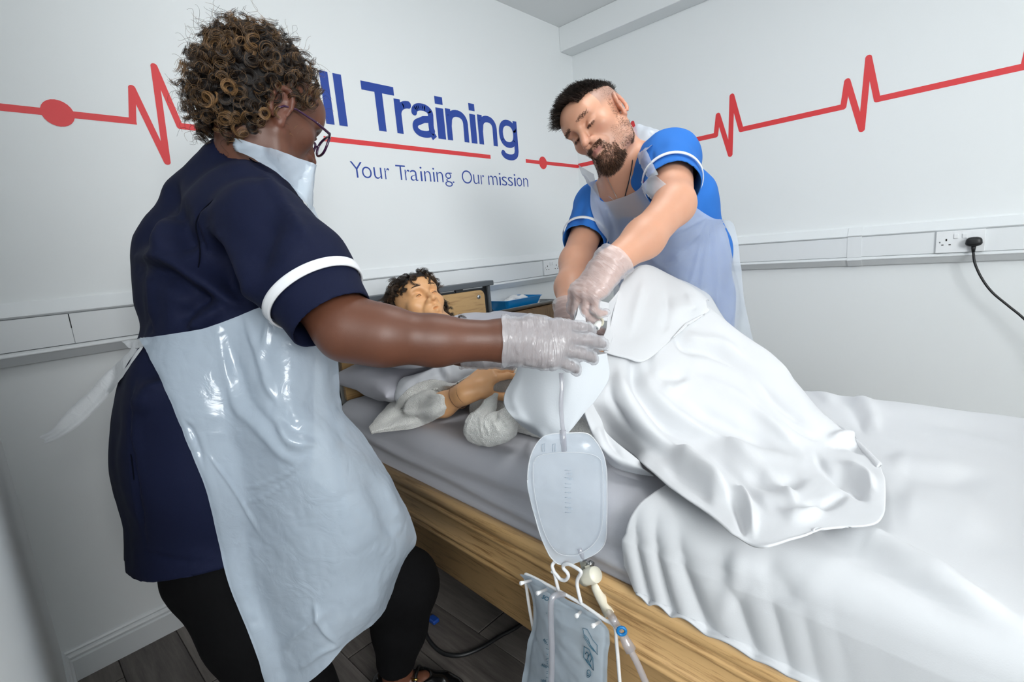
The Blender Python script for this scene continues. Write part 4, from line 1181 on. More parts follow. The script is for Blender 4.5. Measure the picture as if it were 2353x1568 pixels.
# white band near the sleeve edge: a strip of the sleeve lifted a little
def band_from(V, Q, t, lo, hi, extra, lift, name, material, parent):
    m = (t > lo) & (t < hi) & extra
    Vb, Qb, us = keep_faces(V, Q, m)
    N = vert_normals(V, Q)[us]
    o = npmesh(name, Vb+N*lift, Qb, material, parent)
    s = o.modifiers.new('solid', 'SOLIDIFY'); s.thickness = 0.002; s.offset = 1
    s2 = o.modifiers.new('sm', 'SMOOTH'); s2.factor = 0.5; s2.iterations = 2
    return o
def ring_band(name, T, a, d, lo, hi, rmax, material, parent, lift=0.0025, n=72, up=(0, 0, 1)):
    """a clean strip around a sleeve: rays from the sleeve axis out to the cloth surface"""
    d = np.array(d, float); x = np.cross(d, up); x /= np.linalg.norm(x); y = np.cross(d, x)
    S = []
    for t in (lo, lo+0.3*(hi-lo), lo+0.7*(hi-lo), hi):
        o = np.array(a)+d*t; row = []
        for k in range(n):
            an = 2*math.pi*k/n; dr = math.cos(an)*x+math.sin(an)*y
            rr = np.linspace(0.02, rmax, 60); f = T.ev(o+rr[:, None]*dr)
            c = np.where((f[:-1] < 0) & (f[1:] >= 0))[0]
            r = rr[c[-1]]+(rr[1]-rr[0])*f[c[-1]]/(f[c[-1]]-f[c[-1]+1]) if len(c) else rmax
            row.append(r)
        row = np.array(row); row = np.minimum(row, np.median(row)*1.35)
        for _ in range(3): row = 0.5*row+0.25*(np.roll(row, 1)+np.roll(row, -1))
        S.append([o+(row[k]+lift)*(math.cos(2*math.pi*k/n)*x+math.sin(2*math.pi*k/n)*y) for k in range(n)])
    S = np.array(S); o = npmesh(name, S.reshape(-1, 3), grid_faces(4, n, True), material, parent)
    s = o.modifiers.new('solid', 'SOLIDIFY'); s.thickness = 0.003; s.offset = 0
    return o
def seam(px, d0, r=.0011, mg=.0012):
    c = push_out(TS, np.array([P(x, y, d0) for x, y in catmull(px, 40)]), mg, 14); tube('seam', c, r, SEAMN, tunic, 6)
SEAMN = mat('dark navy seam thread', (5, 8, 22), .9, spec=.1)  # seam thread a little darker than the tunic cloth
TS = SDF(); TS.p = [q for q in T_.p if not q[6]]
TRUNK = SDF(); TRUNK.p = [TS.p[i] for i in range(21) if i % 7 != 6]
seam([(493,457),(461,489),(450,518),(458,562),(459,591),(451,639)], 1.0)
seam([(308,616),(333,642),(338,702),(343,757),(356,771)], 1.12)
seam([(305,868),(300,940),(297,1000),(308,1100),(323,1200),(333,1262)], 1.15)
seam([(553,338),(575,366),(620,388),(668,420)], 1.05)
ring_band('sleeve_band', TS, hem_s, sd, -0.062, -0.047, 0.10, WTRIM, tunic, 0.0055)

# trousers
R_ = SDF()
R_.chain([P(500, 1080, 1.03), P(520, 1290, 1.01), rk, (rk+rf_)/2, rf_+[0, 0, .06]], [.13, .105, .088, .085, .085], .04)
R_.chain([P(465, 1080, 1.18), P(740, 1270, 1.22), lk, (lk*.55+lf_*.45), lf_+[0, 0, .035]], [.13, .12, .088, .066, .050], .04)
V, Q = R_.mesh(0.008)
V, Q, _ = keep_faces(V, Q, V[:, 2] > 0.085)
N = vert_normals(V, Q); V = V+N*(0.004*vnoise(V*np.array([1, 1, .5]), 16, 3))[:, None]
tro = npmesh('trousers', V, Q, BLKT, wom)
# shoes
SHOE = mat('black patent leather', (12, 12, 13), 0.22, coat=0.3)
GOLD = mat('brass buckle', (168, 142, 84), 0.3, metal=1.0)
for ft, d in ((rf_, (0.8, -0.6, 0)), (lf_, (0.62, -0.78, 0))):
    d = np.array(d); sh = SDF()
    b0 = ft*np.array([1, 1, 0])
    sh.chain([b0-d*.045+[0, 0, .034], b0+d*.06+[0, 0, .032], b0+d*.125+[0, 0, .024], b0+d*.155+[0, 0, .018]], [.032, .034, .030, .020], .03)
    sh.chain([b0-d*.05+[0, 0, .012], b0+d*.15+[0, 0, .012]], [.028, .031], .01)
    sh.ell(b0+d*.02+[0, 0, .075], (.075, .034, .036), orth(d, (0, 0, 1))[1:2] and np.array([d, np.cross(d, [0, 0, 1]), [0, 0, 1]]), .006, True)
    sh.plane((0, 0, 0.002), (0, 0, -1), .002)
    Vs, Qs = sh.mesh(0.005)
    so_ = npmesh('shoe', Vs, Qs, SHOE, wom)
    c = b0+d*.055; sv = np.cross(d, [0, 0, 1])
    arc = [c+sv*0.036*math.cos(a)+np.array([0, 0, .030+.046*math.sin(a)]) for a in np.linspace(0, math.pi, 15)]
    tube('shoe_strap', arc, 0.0055, SHOE, so_, 8)
    bk = arc[4]; tube('buckle', [bk+d*.008+[0, 0, .004], bk-d*.008+[0, 0, .004]], 0.0035, GOLD, so_, 8)

# ------------------------------------------------------------------ the woman's apron: bib strap, skirt, tie
skirt = pix_grid([
 [(322,779,.955),(400,768,.90),(470,755,.87),(545,728,.86),(600,706,.86),(680,690,.87),(760,700,.93)],
 [(352,830,.94),(425,828,.885),(505,825,.86),(585,812,.85),(650,800,.85),(715,795,.88),(773,805,.95)],
 [(400,940,.93),(465,935,.87),(540,930,.85),(615,925,.835),(675,920,.845),(735,925,.90),(777,935,1.0)],
 [(432,1020,.93),(500,1015,.875),(580,1010,.84),(655,1000,.825),(725,995,.85),(785,1000,.92),(838,1010,1.03)],
 [(475,1130,.93),(550,1120,.88),(635,1110,.85),(715,1095,.845),(790,1085,.88),(855,1085,.96),(893,1098,1.06)],
 [(500,1240,.94),(585,1230,.895),(675,1220,.87),(765,1205,.87),(845,1195,.91),(910,1195,1.0),(945,1192,1.08)],
 [(525,1340,.95),(610,1340,.91),(700,1335,.885),(790,1320,.895),(860,1300,.94),(920,1275,1.02),(955,1247,1.10)],
 [(565,1440,.96),(645,1450,.92),(730,1445,.905),(805,1420,.925),(865,1385,.97),(905,1335,1.05),(927,1288,1.10)],
 [(625,1600,.97),(690,1580,.94),(750,1535,.93),(800,1478,.95),(858,1432,1.0),(892,1385,1.06),(908,1340,1.10)]])
A1 = patch_grid(skirt, 130, 170); TRUNK.p = TRUNK.p+R_.p
X1 = push_out(TRUNK, A1.reshape(-1, 3), 0.012, 6).reshape(A1.shape); A1 = A1+smooth_grid(X1-A1, 30); A1 = push_out(TRUNK, A1.reshape(-1, 3), 0.008, 6).reshape(A1.shape)
N1 = -grid_normals(A1)
fl = A1.reshape(-1, 3); nn = N1.reshape(-1, 3)
nn *= np.sign(((CC-fl)*nn).sum(1))[:, None]
ap_cr = [
 ([(500,765),(520,850),(545,930),(600,985),(650,1040),(690,1060)], 12, .007), ([(520,765),(545,850),(575,930),(625,985),(660,1030)], 12, -.006),
 ([(560,725),(590,800),(615,880),(640,930)], 9, .007), ([(620,720),(615,760),(600,830)], 8, .006),
 ([(590,720),(680,760),(760,790)], 7, .005), ([(570,716),(660,735),(740,745)], 5, -.004),
 ([(640,930),(660,980),(720,1000),(770,990)], 16, -.006), ([(630,960),(670,1010),(730,1020)], 12, .009),
 ([(535,1130),(610,1110),(680,1075),(705,1040)], 2.5, .003), ([(545,1165),(620,1135),(700,1085)], 2.5, .003),
 ([(475,1040),(540,1130),(610,1250)], 3, .004), ([(420,960),(450,1010),(470,1080)], 6, -.004),
 ([(870,1060),(900,1150),(930,1210)], 10, .008), ([(840,1080),(880,1170),(905,1250)], 14, -.008),
 ([(640,1500),(700,1440),(760,1400)], 8, .006), ([(780,1485),(740,1440),(720,1380)], 5, .006), ([(670,1550),(740,1500),(785,1482)], 5, .005),
 ([(780,820),(772,900),(778,950)], 8, .006), ([(740,800),(745,880),(770,960),(830,1010)], 12, .008)]
d = creases(fl, nn, ap_cr) + 0.0035*vnoise(fl, 12, 31)+0.0020*np.abs(vnoise(fl, 26, 32))+0.0010*np.abs(vnoise(fl, 70, 33))
A1 = push_out(TRUNK, fl+nn*d[:, None], 0.006, 5).reshape(A1.shape)
apr = sheet('apron', A1, APRON, wom)
# neck band of the bib round the collar, then the bib running down the chest behind the arm
band = pix_grid([
 [(512,318,1.135),(540,318,1.08),(600,335,.99),(655,352,.955),(722,377,.97),(724,380,1.02)],
 [(514,330,1.138),(545,333,1.08),(600,352,.985),(655,376,.945),(712,410,.955),(722,405,1.02)],
 [(518,338,1.14),(552,344,1.08),(608,368,.98),(655,402,.94),(708,440,.945),(718,440,1.02)],
 [(524,344,1.14),(562,354,1.08),(622,388,.975),(668,430,.935),(708,475,.94),(716,480,1.02)]])
WU = SDF(); WU.p = S.p[:]+TS.p
A2 = patch_grid(band, 60, 24); X1 = push_out(WU, A2.reshape(-1, 3), .006, 14).reshape(A2.shape); A2 = A2+smooth_grid(X1-A2, 4); fl = A2.reshape(-1, 3)
nn = grid_normals(A2).reshape(-1, 3); nn *= np.sign(((CC-fl)*nn).sum(1))[:, None]
d = 0.004*vnoise(fl, 26, 41)+0.0025*np.abs(vnoise(fl, 60, 42))
o = sheet('apron_neck_band', (fl+nn*d[:, None]).reshape(A2.shape), APRON, wom)
bib = pix_grid([
 [(712,470,1.0),(720,480,1.06),(735,520,1.14)], [(700,540,.98),(745,550,1.05),(770,560,1.14)], [(700,590,.97),(770,575,1.03),(796,572,1.13)],
 [(690,640,.95),(760,625,1.01),(782,600,1.12)], [(690,700,.93),(750,700,.99),(765,690,1.06)]])
A3 = patch_grid(bib, 30, 50); fl = A3.reshape(-1, 3); nn = grid_normals(A3).reshape(-1, 3)
o = sheet('apron_bib', (fl+nn*(0.004*vnoise(fl, 22, 51))[:, None]).reshape(A3.shape), APRON, wom)
# tie at the back: knot and one loose tail
tail = pix_grid([
 [(330,776,.965),(312,790,.975),(283,822,.985),(240,862,.99),(200,905,.99),(160,940,.985),(122,985,.98),(92,1003,.98)],
 [(332,784,.96),(318,800,.97),(292,832,.98),(250,880,.985),(210,925,.985),(170,962,.98),(132,995,.98),(98,1012,.98)],
 [(334,790,.965),(325,808,.975),(302,842,.985),(262,895,.99),(222,940,.99),(182,978,.985),(140,1006,.98),(106,1020,.98)]])
A4 = patch_grid(tail, 60, 14); A4 = push_out(TRUNK, A4.reshape(-1, 3), .008, 8).reshape(A4.shape); fl = A4.reshape(-1, 3); nn = grid_normals(A4).reshape(-1, 3)
w_ = np.tile(np.linspace(0, 1, 14)[:, None], (1, 60)).ravel()
TIE = film_mat('polythene apron tie', (244, 247, 250), 0.95, 0.3, 60, 0.4, 0.003, 0.12, 0.08)
sheet('apron_tie', (fl+nn*(0.003*np.sin(w_*9)+0.002*vnoise(fl, 40, 61))[:, None]).reshape(A4.shape), TIE, wom)
kn = pix_grid([[(280,786,.965),(300,782,.96),(335,776,.955)], [(292,794,.955),(310,790,.945),(340,784,.94)], [(296,800,.965),(316,800,.96),(342,792,.955)]])
A5 = patch_grid(kn, 24, 14); A5 = push_out(TRUNK, A5.reshape(-1, 3), .010, 8).reshape(A5.shape); fl = A5.reshape(-1, 3); nn = grid_normals(A5).reshape(-1, 3)
sheet('apron_tie', (fl+nn*(0.004*vnoise(fl, 60, 62))[:, None]).reshape(A5.shape), TIE, wom)

# ------------------------------------------------------------------ curly hair
def hair_mat(name, dark, light, rough=0.32):
    m = bpy.data.materials.new(name); m.use_nodes = True
    nt = m.node_tree; b = nt.nodes['Principled BSDF']; b.inputs['Roughness'].default_value = rough
    b.inputs['Specular IOR Level'].default_value = 0.45
    hi = nt.nodes.new('ShaderNodeHairInfo'); r = nt.nodes.new('ShaderNodeValToRGB')
    r.color_ramp.elements[0].color = lin(dark); r.color_ramp.elements[1].color = lin(light)
    r.color_ramp.elements[0].position = 0.35; r.color_ramp.elements[1].position = 0.95
    at = nt.nodes.new('ShaderNodeAttribute'); at.attribute_name = 'tint'; at.attribute_type = 'GEOMETRY'
    nt.links.new(at.outputs['Fac'], r.inputs['Fac']); nt.links.new(r.outputs['Color'], b.inputs['Base Color'])
    return m
def strands(name, curves, radius, tints, material, parent):
    """curves: list of (k,3) arrays"""
    hc = bpy.data.hair_curves.new(name); hc.add_curves([len(c) for c in curves])
    pos = np.concatenate(curves).astype(np.float32)
    hc.attributes['position'].data.foreach_set('vector', pos.ravel())
    ra = hc.attributes.new('radius', 'FLOAT', 'POINT')
    rr = np.concatenate([radius*np.linspace(1, 0.5, len(c)) for c in curves]).astype(np.float32)
    ra.data.foreach_set('value', rr)
    ta = hc.attributes.new('tint', 'FLOAT', 'CURVE'); ta.data.foreach_set('value', np.array(tints, np.float32))
    hc.materials.append(material)
    o = bpy.data.objects.new(name, hc); COL.objects.link(o)
    if parent is not None:
        o.parent = parent; o.matrix_parent_inverse = Matrix.Translation(-world_loc(parent))
    return o
WHAIR = hair_mat('brown hair with gold ends', (26, 19, 16), (158, 120, 78))
CAPM = mat('dark hair roots', (20, 15, 13), 0.7, bump=(160, 0.6, 3, 0.004))
r_, f_a, u_ = wax
HS = SDF()
HS.ell(L(0, -0.034, 0.055), (0.084, 0.098, 0.086), np.array(wax), 0.02)
HS.ell(L(0, -0.055, 0.0), (0.078, 0.074, 0.085), np.array(wax), 0.03)
Vh, Qh = HS.mesh(0.006)
loc = ((Vh-WH)@np.array(wax).T)/1.08
def hairline(l):
    """True where hair grows, in head coordinates (side, front, up)"""
    x, y, z = l[:, 0], l[:, 1], l[:, 2]
    face = (y > 0.025) & (z < 0.062+0.25*(0.09-y)*0)
    ear = (np.abs(x) > 0.050) & (y > -0.034) & (z < 0.034)
    low = z < -0.078-0.1*y
    return ~(face | ear | low)
cap_keep = hairline(loc)
Vc, Qc, _ = keep_faces(Vh, Qh, cap_keep)
cap = npmesh('hair_cap', Vc, Qc, CAPM, wom)
Nc = vert_normals(Vc, Qc)
rr = np.random.default_rng(5)
# evenly spread curl roots
order = rr.permutation(len(Vc)); roots = []
for i in order:
    p = Vc[i]
    if all((p-Vc[j])@(p-Vc[j]) > 0.0135**2 for j in roots): roots.append(i)
cur, tin = [], []
for i in roots:
    p, n = Vc[i], Nc[i]
    down = -np.array([0, 0, 1.0])*0.55+wf*0.05
    ax_ = n*1.0+down*rr.uniform(0.1, 0.7)+rr.normal(0, .28, 3); ax_ /= np.linalg.norm(ax_)
    e1 = np.cross(ax_, rr.normal(0, 1, 3)); e1 /= np.linalg.norm(e1); e2 = np.cross(ax_, e1)
    if rr.random() < .5: e2 = -e2
    Lc = rr.uniform(0.022, 0.046); Rc = rr.uniform(0.0075, 0.0135); turns = rr.uniform(1.5, 2.6)
    base_t = np.clip(rr.normal(0.42, 0.20), 0.0, 1.0)
    ph = rr.uniform(0, 6.28)
    for k in range(26):
        t = np.linspace(0, 1, 30)
        th = ph+t*turns*2*np.pi+rr.normal(0, .22)
        R = Rc*(0.55+0.75*t)*(1-0.35*np.clip((t-.75)/.25, 0, 1))*rr.uniform(0.62, 1.08)
        a_ = Lc*t*rr.uniform(0.8, 1.1)+rr.normal(0, .0012)
        c = p-n*0.004+np.outer(a_, ax_)+(R*np.cos(th))[:, None]*e1+(R*np.sin(th))[:, None]*e2
        c = c+rr.normal(0, .0007, 3)
        cur.append(c); tin.append(np.clip(base_t+rr.normal(0, .22), 0, 1))
# fly-aways
for _ in range(420):
    i = rr.integers(len(Vc)); p, n = Vc[i], Nc[i]
    lc = ((p-WH)@np.array(wax).T)/1.08
    if lc[2] < 0.0 and lc[1] > -.06: continue
    ax_ = n+rr.normal(0, .4, 3); ax_ /= np.linalg.norm(ax_)
    e1 = np.cross(ax_, rr.normal(0, 1, 3)); e1 /= np.linalg.norm(e1); e2 = np.cross(ax_, e1)
    t = np.linspace(0, 1, 26); Lc = rr.uniform(0.03, 0.062); th = t*rr.uniform(5, 11); R = rr.uniform(.004, .012)*(0.4+t)
    cur.append(p+np.outer(Lc*t, ax_)+(R*np.cos(th))[:, None]*e1+(R*np.sin(th))[:, None]*e2); tin.append(rr.uniform(0.1, 0.8))
ho = strands('hair', cur, 0.00034, tin, WHAIR, wom)
print('curls', len(roots), 'strands', len(cur))

# ------------------------------------------------------------------ glasses
FRAME = mat('purple plum acetate', (58, 24, 62), 0.2, coat=0.4)
LENS = film_mat('spectacle lens', (230, 240, 245), 0.06, 0.03, 3, 0.0, 0.001, 0.2, 0.05)
gl = None
def gpt(x, y, z): return L(x, y, z)
for t in (1,):
    pass
rim_pts = {}
for t in (-1, 1):
    cx, cz_ = t*0.034, 0.004
    pts = []
    for k in range(28):
        a = 2*math.pi*k/28; x = 0.027*math.copysign(abs(math.cos(a))**0.8, math.cos(a)); z = 0.021*math.copysign(abs(math.sin(a))**0.8, math.sin(a))
        if z > 0: x *= 1.06
        pts.append(gpt(cx+x, 0.112-0.012*abs((cx+x)/0.06)**2, cz_+z))
    rim_pts[t] = pts
pcs = []
for t in (-1, 1):
    pcs.append(tube_data(rim_pts[t]+rim_pts[t][:2], 0.0028, 8, False))
    pcs.append(tube_data([gpt(t*0.061, 0.099, 0.016), gpt(t*0.074, 0.090, 0.016), gpt(t*0.0845, 0.050, 0.014), gpt(t*0.0835, 0.01, 0.012), gpt(t*0.081, -0.012, 0.004), gpt(t*0.078, -0.026, -0.014)], [.0032, .0032, .0024, .0022, .002, .002], 8))
pcs.append(tube_data([gpt(-0.008, 0.112, 0.010), gpt(0, 0.115, 0.013), gpt(0.008, 0.112, 0.010)], 0.002, 8))
gl = multi('glasses', pcs, FRAME, wom)
for t in (-1, 1):
    pmesh('lens', rim_pts[t], [tuple(range(28))], LENS, gl)
    for q in (0.058, 0.054):
        V, F = tube_data([gpt(t*0.0826, q, 0.0148), gpt(t*0.0868, q, 0.0148)], 0.0008, 8); pmesh('hinge_pin', V, F, ZINC, gl)

# ================================================================== THE MAN
man = empty('person', (-0.90, -1.10, 0)); tag(man, 'bearded man in bright blue tunic and clear apron leaning over the bed', 'person')
SKL = skin_mat('fair skin', (214, 160, 132), 0.45, 0.18, 0.07)
SKYB = mat('bright blue tunic cloth', (48, 116, 202), 0.8, spec=0.25, bump=(900, 0.10, 1))
mu_ = np.array([-.58, .78, -.05]); mf = camdir(-.62, -.48, .62); max_ = orth(mf, camdir(*mu_))
MH = P(1379, 292, 1.44)
S = SDF()
ML = head_prims(S, MH, max_, 1.03, lips=-0.001, ear=True, jaw=1.03, nose=1.02, lid=0.003)
S.cone(ML(0, -0.02, -0.05), P(1435, 392, 1.52), 0.058, 0.062, 0.03)
S.cone(P(1420, 370, 1.50), P(1462, 440, 1.56), 0.060, 0.085, 0.03)
msl, msr = P(1540, 364, 1.40), P(1372, 472, 1.68)
S.cone(P(1430, 385, 1.52), msl, .055, .058, .04); S.cone(P(1432, 400, 1.54), msr+np.array([0, 0, -.012]), .050, .050, .04)
chest = P(1490, 500, 1.62); belly = P(1540, 600, 1.72); hip = P(1552, 705, 1.83)
lat = (msr-msl)/np.linalg.norm(msr-msl)
for o in (-1, 0, 1):
    S.chain([P(1458, 440, 1.56)+lat*o*.09, chest+lat*o*.095, belly+lat*o*.075, hip+lat*o*.085], [.075, .095, .095, .10], .05)
# left arm (towards the lens), right arm beyond
mla = [msl, P(1550, 470, 1.22), P(1480, 548, 1.155), P(1398, 612, 1.10)]
S.chain(mla, [.060, .046, .043, .0315], .03)
mra = [msr, P(1322, 602, 1.50), P(1312, 660, 1.40), P(1306, 715, 1.30)]
S.chain(mra, [.058, .044, .042, .031], .03)
G1 = SDF(); LWm = P(1398, 610, 1.10); LFm = camdir(-0.66, -0.74, 0.12); LNm = camdir(-0.62, 0.45, 0.64)
G1.chain([mla[2], mla[3]], [.043, .0315], .02)
hand_prims(G1, LWm, LFm, LNm, 1, [(.75, .9, .5), (.8, .9, .5), (.85, .9, .5), (.9, .9, .5)], (0.02, 0, -0.02, -0.05), 0.98, (0.9, 0.55), 0.031)
S.p += G1.p[1:]
G2 = SDF(); RWm = P(1306, 712, 1.305); RFm = camdir(-0.05, -0.9, 0.40); RNm = camdir(-0.75, 0.10, 0.6)
G2.chain([mra[2], mra[3]], [.042, .031], .02)
hand_prims(G2, RWm, RFm, RNm, -1, [(.6, .7, .5), (.6, .7, .5), (.65, .7, .5), (.7, .7, .5)], (0.02, 0, -0.02, -0.05), 0.98, (0.6, 0.6), 0.030)
S.p += G2.p[1:]
# legs behind the bed
fl_, fr_ = np.array([-0.80, -1.30, .075]), np.array([-0.78, -0.98, .075])
hl, hr = hip-lat*.09+[0, 0, -.08], hip+lat*.09+[0, 0, -.08]
for hh, ff in ((hl, fl_), (hr, fr_)):
    kk = (hh+ff)/2+np.array([-.04, 0, 0.02]); S.chain([hh, kk, ff], [.095, .058, .042], .03)
    S.chain([ff+[.03, 0, -.035], ff+[-.09, 0, -.04], ff+[-.15, 0, -.045]], [.036, .034, .025], .02)
V, Q = S.mesh(0.003)
mbody = npmesh('body', V, Q, SKL, man)
ml = face_paint(mbody, V, MH, max_, 1.03, 0.8); BV_, BQ_ = V, Q
side = np.exp(-((ml[:, 2]-0.055)/0.028)**4)*(ml[:, 1] < 0.045)*(np.abs(ml[:, 0]) > .045)*(np.linalg.norm(ml, axis=1) < .2)
jawl = 0.55*np.exp(-((ml[:, 2]+0.075)/0.035)**4)*(ml[:, 1] > -0.02)*(np.linalg.norm(ml, axis=1) < .16)
paint(mbody, 'shave', np.clip(0.62*side+jawl*0.5, 0, 0.75))
glove_shell('glove', G1, LWm, LFm, man, GLOVE, seed=23, cuff=0.03)
glove_shell('glove', G2, RWm, RFm, man, GLOVE, seed=33, cuff=0.02)

# tunic
T2 = SDF()
T2.cone(P(1446, 420, 1.55), msl+np.array([0, 0, -.01]), .062, .078, .04); T2.cone(P(1446, 425, 1.55), msr+np.array([0, 0, -.01]), .062, .074, .04)
for o in (-1, 0, 1):
    T2.chain([P(1462, 452, 1.58)+lat*o*.11, chest+lat*o*.118, belly+lat*o*.10, hip+lat*o*.105, hip+lat*o*.11+[0, 0, -.17]], [.080, .108, .108, .110, .112], .05)
sl_ = mla[1]-mla[0]; sl_ /= np.linalg.norm(sl_); sr_ = mra[1]-mra[0]; sr_ /= np.linalg.norm(sr_)
sle, sre = mla[0]+sl_*.165, mra[0]+sr_*.205
T2.chain([msl, sle+sl_*.02], [.078, .070], .03); T2.chain([msr, sre+sr_*.02], [.074, .066], .03)
TS2 = SDF(); TS2.p = list(T2.p)
T2.cone(P(1440, 396, 1.53), P(1400, 300, 1.46), .056, .09, .004, True)
V, Q = T2.mesh(0.005)
V, Q = cut(V, Q, sle, sl_, seg_dist(V, [mla[0], mla[1]]) < .10)
V, Q = cut(V, Q, sre, sr_, seg_dist(V, [mra[0], mra[1]]) < .10)
V, Q = cut(V, Q, hip+np.array([0, 0, -.17]), (0, 0, -1.0))
N = vert_normals(V, Q); pj = project(V)
vneck = in_poly(pj[:, :2], [(1380,380),(1384,412),(1390,432),(1413,459),(1434,455),(1447,405),(1456,350),(1462,318),(1420,300),(1390,340)]) & (pj[:, 2] < 1.56)
V, Q, _ = keep_faces(V, Q, ~vneck)
V, Q = biggest(V, Q); N = vert_normals(V, Q)
m_cr = [
 ([(1505,420),(1540,385),(1590,375)], 9, .006), ([(1495,400),(1530,365),(1575,350)], 8, -.006), ([(1500,340),(1495,380),(1508,420)], 5, -.006),
 ([(1515,330),(1560,330),(1600,350)], 10, .005), ([(1345,440),(1335,480),(1320,520)], 8, -.007), ([(1365,470),(1345,510),(1325,530)], 8, .007),
 ([(1320,500),(1350,520),(1375,545)], 8, -.006), ([(1372,455),(1380,500),(1385,540)], 6, -.006),
 ([(1545,420),(1575,405),(1600,400)], 6, -.005), ([(1610,470),(1600,520),(1590,560)], 9, .005)]
dmp = 1-np.exp(-(((V-sle)@sl_+.031)/.02)**2)*(seg_dist(V, [mla[0], mla[1]]) < .11)
V = V+N*(dmp*creases(V, N, m_cr)+0.003*vnoise(V, 12, 15)+0.0015*vnoise(V, 30, 16))[:, None]
mt = npmesh('tunic', V, Q, SKYB, man)
so = mt.modifiers.new('solid', 'SOLIDIFY'); so.thickness = 0.003; so.offset = -1
sm = mt.modifiers.new('sm', 'SMOOTH'); sm.factor = 0.5; sm.iterations = 3
ring_band('sleeve_band', TS2, sle, sl_, -0.036, -0.026, .11, WTRIM, mt, .0045)
ring_band('sleeve_band', TS2, sre, sr_, -0.036, -0.026, .11, WTRIM, mt, .0045)
# trousers and shoes
R2 = SDF()
for hh, ff in ((hl, fl_), (hr, fr_)):
    kk = (hh+ff)/2+np.array([-.04, 0, 0.02]); R2.chain([hh+[0, 0, .06], kk, ff+[0, 0, .04]], [.118, .082, .070], .04)
V, Q = R2.mesh(0.009); V, Q = cut(V, Q, (0, 0, .075), (0, 0, -1.0))
npmesh('trousers', V, Q, mat('dark navy trousers', (20, 23, 34), 0.85), man)
for ff in (fl_, fr_):
    sh = SDF(); b0 = ff*np.array([1, 1, 0]); d = np.array([-1.0, 0, 0])
    sh.chain([b0-d*.045+[0, 0, .04], b0+d*.06+[0, 0, .038], b0+d*.17+[0, 0, .03]], [.042, .044, .034], .03)
    sh.chain([b0-d*.05+[0, 0, .012], b0+d*.18+[0, 0, .012]], [.036, .038], .01); sh.plane((0, 0, .002), (0, 0, -1))
    Vs, Qs = sh.mesh(.007); npmesh('shoe', Vs, Qs, SHOE, man)

# ------------------------------------------------------------------ the man's hair, brows, beard
N_ = vert_normals(BV_, BQ_); x_, y_, z_ = ml.T; hd = np.linalg.norm(ml, axis=1) < 0.19
r_m, f_m, u_m = max_
def grow(name, mask, count, length, dirf, rad, dark, light, jit=.25, curve=0.0, seed=1, parent=man, npt=6):
    r = np.random.default_rng(seed); ids = np.where(mask & hd)[0]; cur, tin = [], []
    if not len(ids): return None
    for i in r.choice(ids, count):
        p = BV_[i]+r.normal(0, .0012, 3); n = N_[i]; l = ml[i]
        d = dirf(l, n)+r.normal(0, jit, 3); d /= np.linalg.norm(d); Lh = length(l)*r.uniform(.6, 1.1)
        t = np.linspace(0, 1, npt)[:, None]; c = p-n*.0008+d*t*Lh+(np.array([0, 0, -1.0])*curve*Lh)*t**2
        cur.append(c); tin.append(np.clip(r.normal(.4, .25), 0, 1))
    return strands(name, cur, rad, tin, hair_mat(name+' colour', dark, light, .4), parent)
part = 0.068+0.10*np.clip(0.02-y_, -0.2, 0)                       # height of the shaved side line
top = (z_ > np.where(y_ > 0.02, 0.072-0.25*np.clip(y_-0.055, 0, 1), 0.060)) & (y_ < 0.083) & ((np.abs(x_) < 0.060) | (z_ > .070))
cv, cq, us = keep_faces(BV_, BQ_, top & hd)
npmesh('hair_cap', cv+N_[us]*.0012, cq, mat('dark brown roots', (30, 25, 23), .7), man)
grow('hair', top, 9000, lambda l: .016+.022*np.clip((l[1]+.04)/.12, 0, 1), lambda l, n: n*.55+f_m*(.75 if l[1] > -.06 else -.1)+u_m*.15, .00042, (22, 19, 18), (74, 62, 54), .16, .1, 2)
sd_m = (np.abs(x_) > .045) & (z_ > .030) & (z_ < .074) & (y_ < .030) & (y_ > -.09)
grow('side_hair', sd_m | ((y_ < -.07) & (z_ > -.03) & (z_ < .07)), 6000, lambda l: .0024, lambda l, n: n*.5-u_m*.6, .00014, (40, 34, 32), (90, 78, 70), .2, 0, 3)
chin = (z_ < -.070) & (y_ > .046) & (z_ > -.122) & (np.abs(x_) < .042)
mous = (z_ > -.0535) & (z_ < -.041) & (np.abs(x_) < .027) & (y_ > .075)
got = (np.abs(x_) > .019) & (np.abs(x_) < .031) & (z_ < -.050) & (z_ > -.08) & (y_ > .062)
grow('beard', chin | got, 5200, lambda l: .005+.011*np.clip((-.075-l[2])/.04, 0, 1), lambda l, n: n*.55-u_m*.75+f_m*.15, .00034, (58, 40, 31), (136, 98, 72), .26, .1, 4)
grow('moustache', mous, 700, lambda l: .007, lambda l, n: n*.3-u_m*.6+r_m*np.sign(l[0])*.6, .0003, (56, 38, 30), (120, 84, 62), .2, 0, 5)
jaw_ = (z_ < -.045+.2*np.clip(y_, -1, .05)) & (z_ > -.098) & (np.abs(x_) > .036) & (y_ > -.012) & (y_ < .06)
sb = (np.abs(x_) > .055) & (y_ > .004) & (y_ < .026) & (z_ < .03) & (z_ > -.06)
grow('stubble', jaw_, 5200, lambda l: .0032, lambda l, n: n*.5-u_m*.6, .00014, (60, 42, 34), (120, 86, 66), .25, 0, 6)
grow('stubble', sb | (jaw_ & (z_ < -.08)), 1800, lambda l: .0048, lambda l, n: n*.35-u_m*.7, .00020, (52, 36, 30), (110, 80, 60), .2, 0, 7)
brow = (np.abs(x_) > .012) & (np.abs(x_) < .047) & (np.abs(z_-(.0325+.06*(np.abs(x_)-.012)-2.2*(np.abs(x_)-.012)**2)) < .0042) & (y_ > .055)
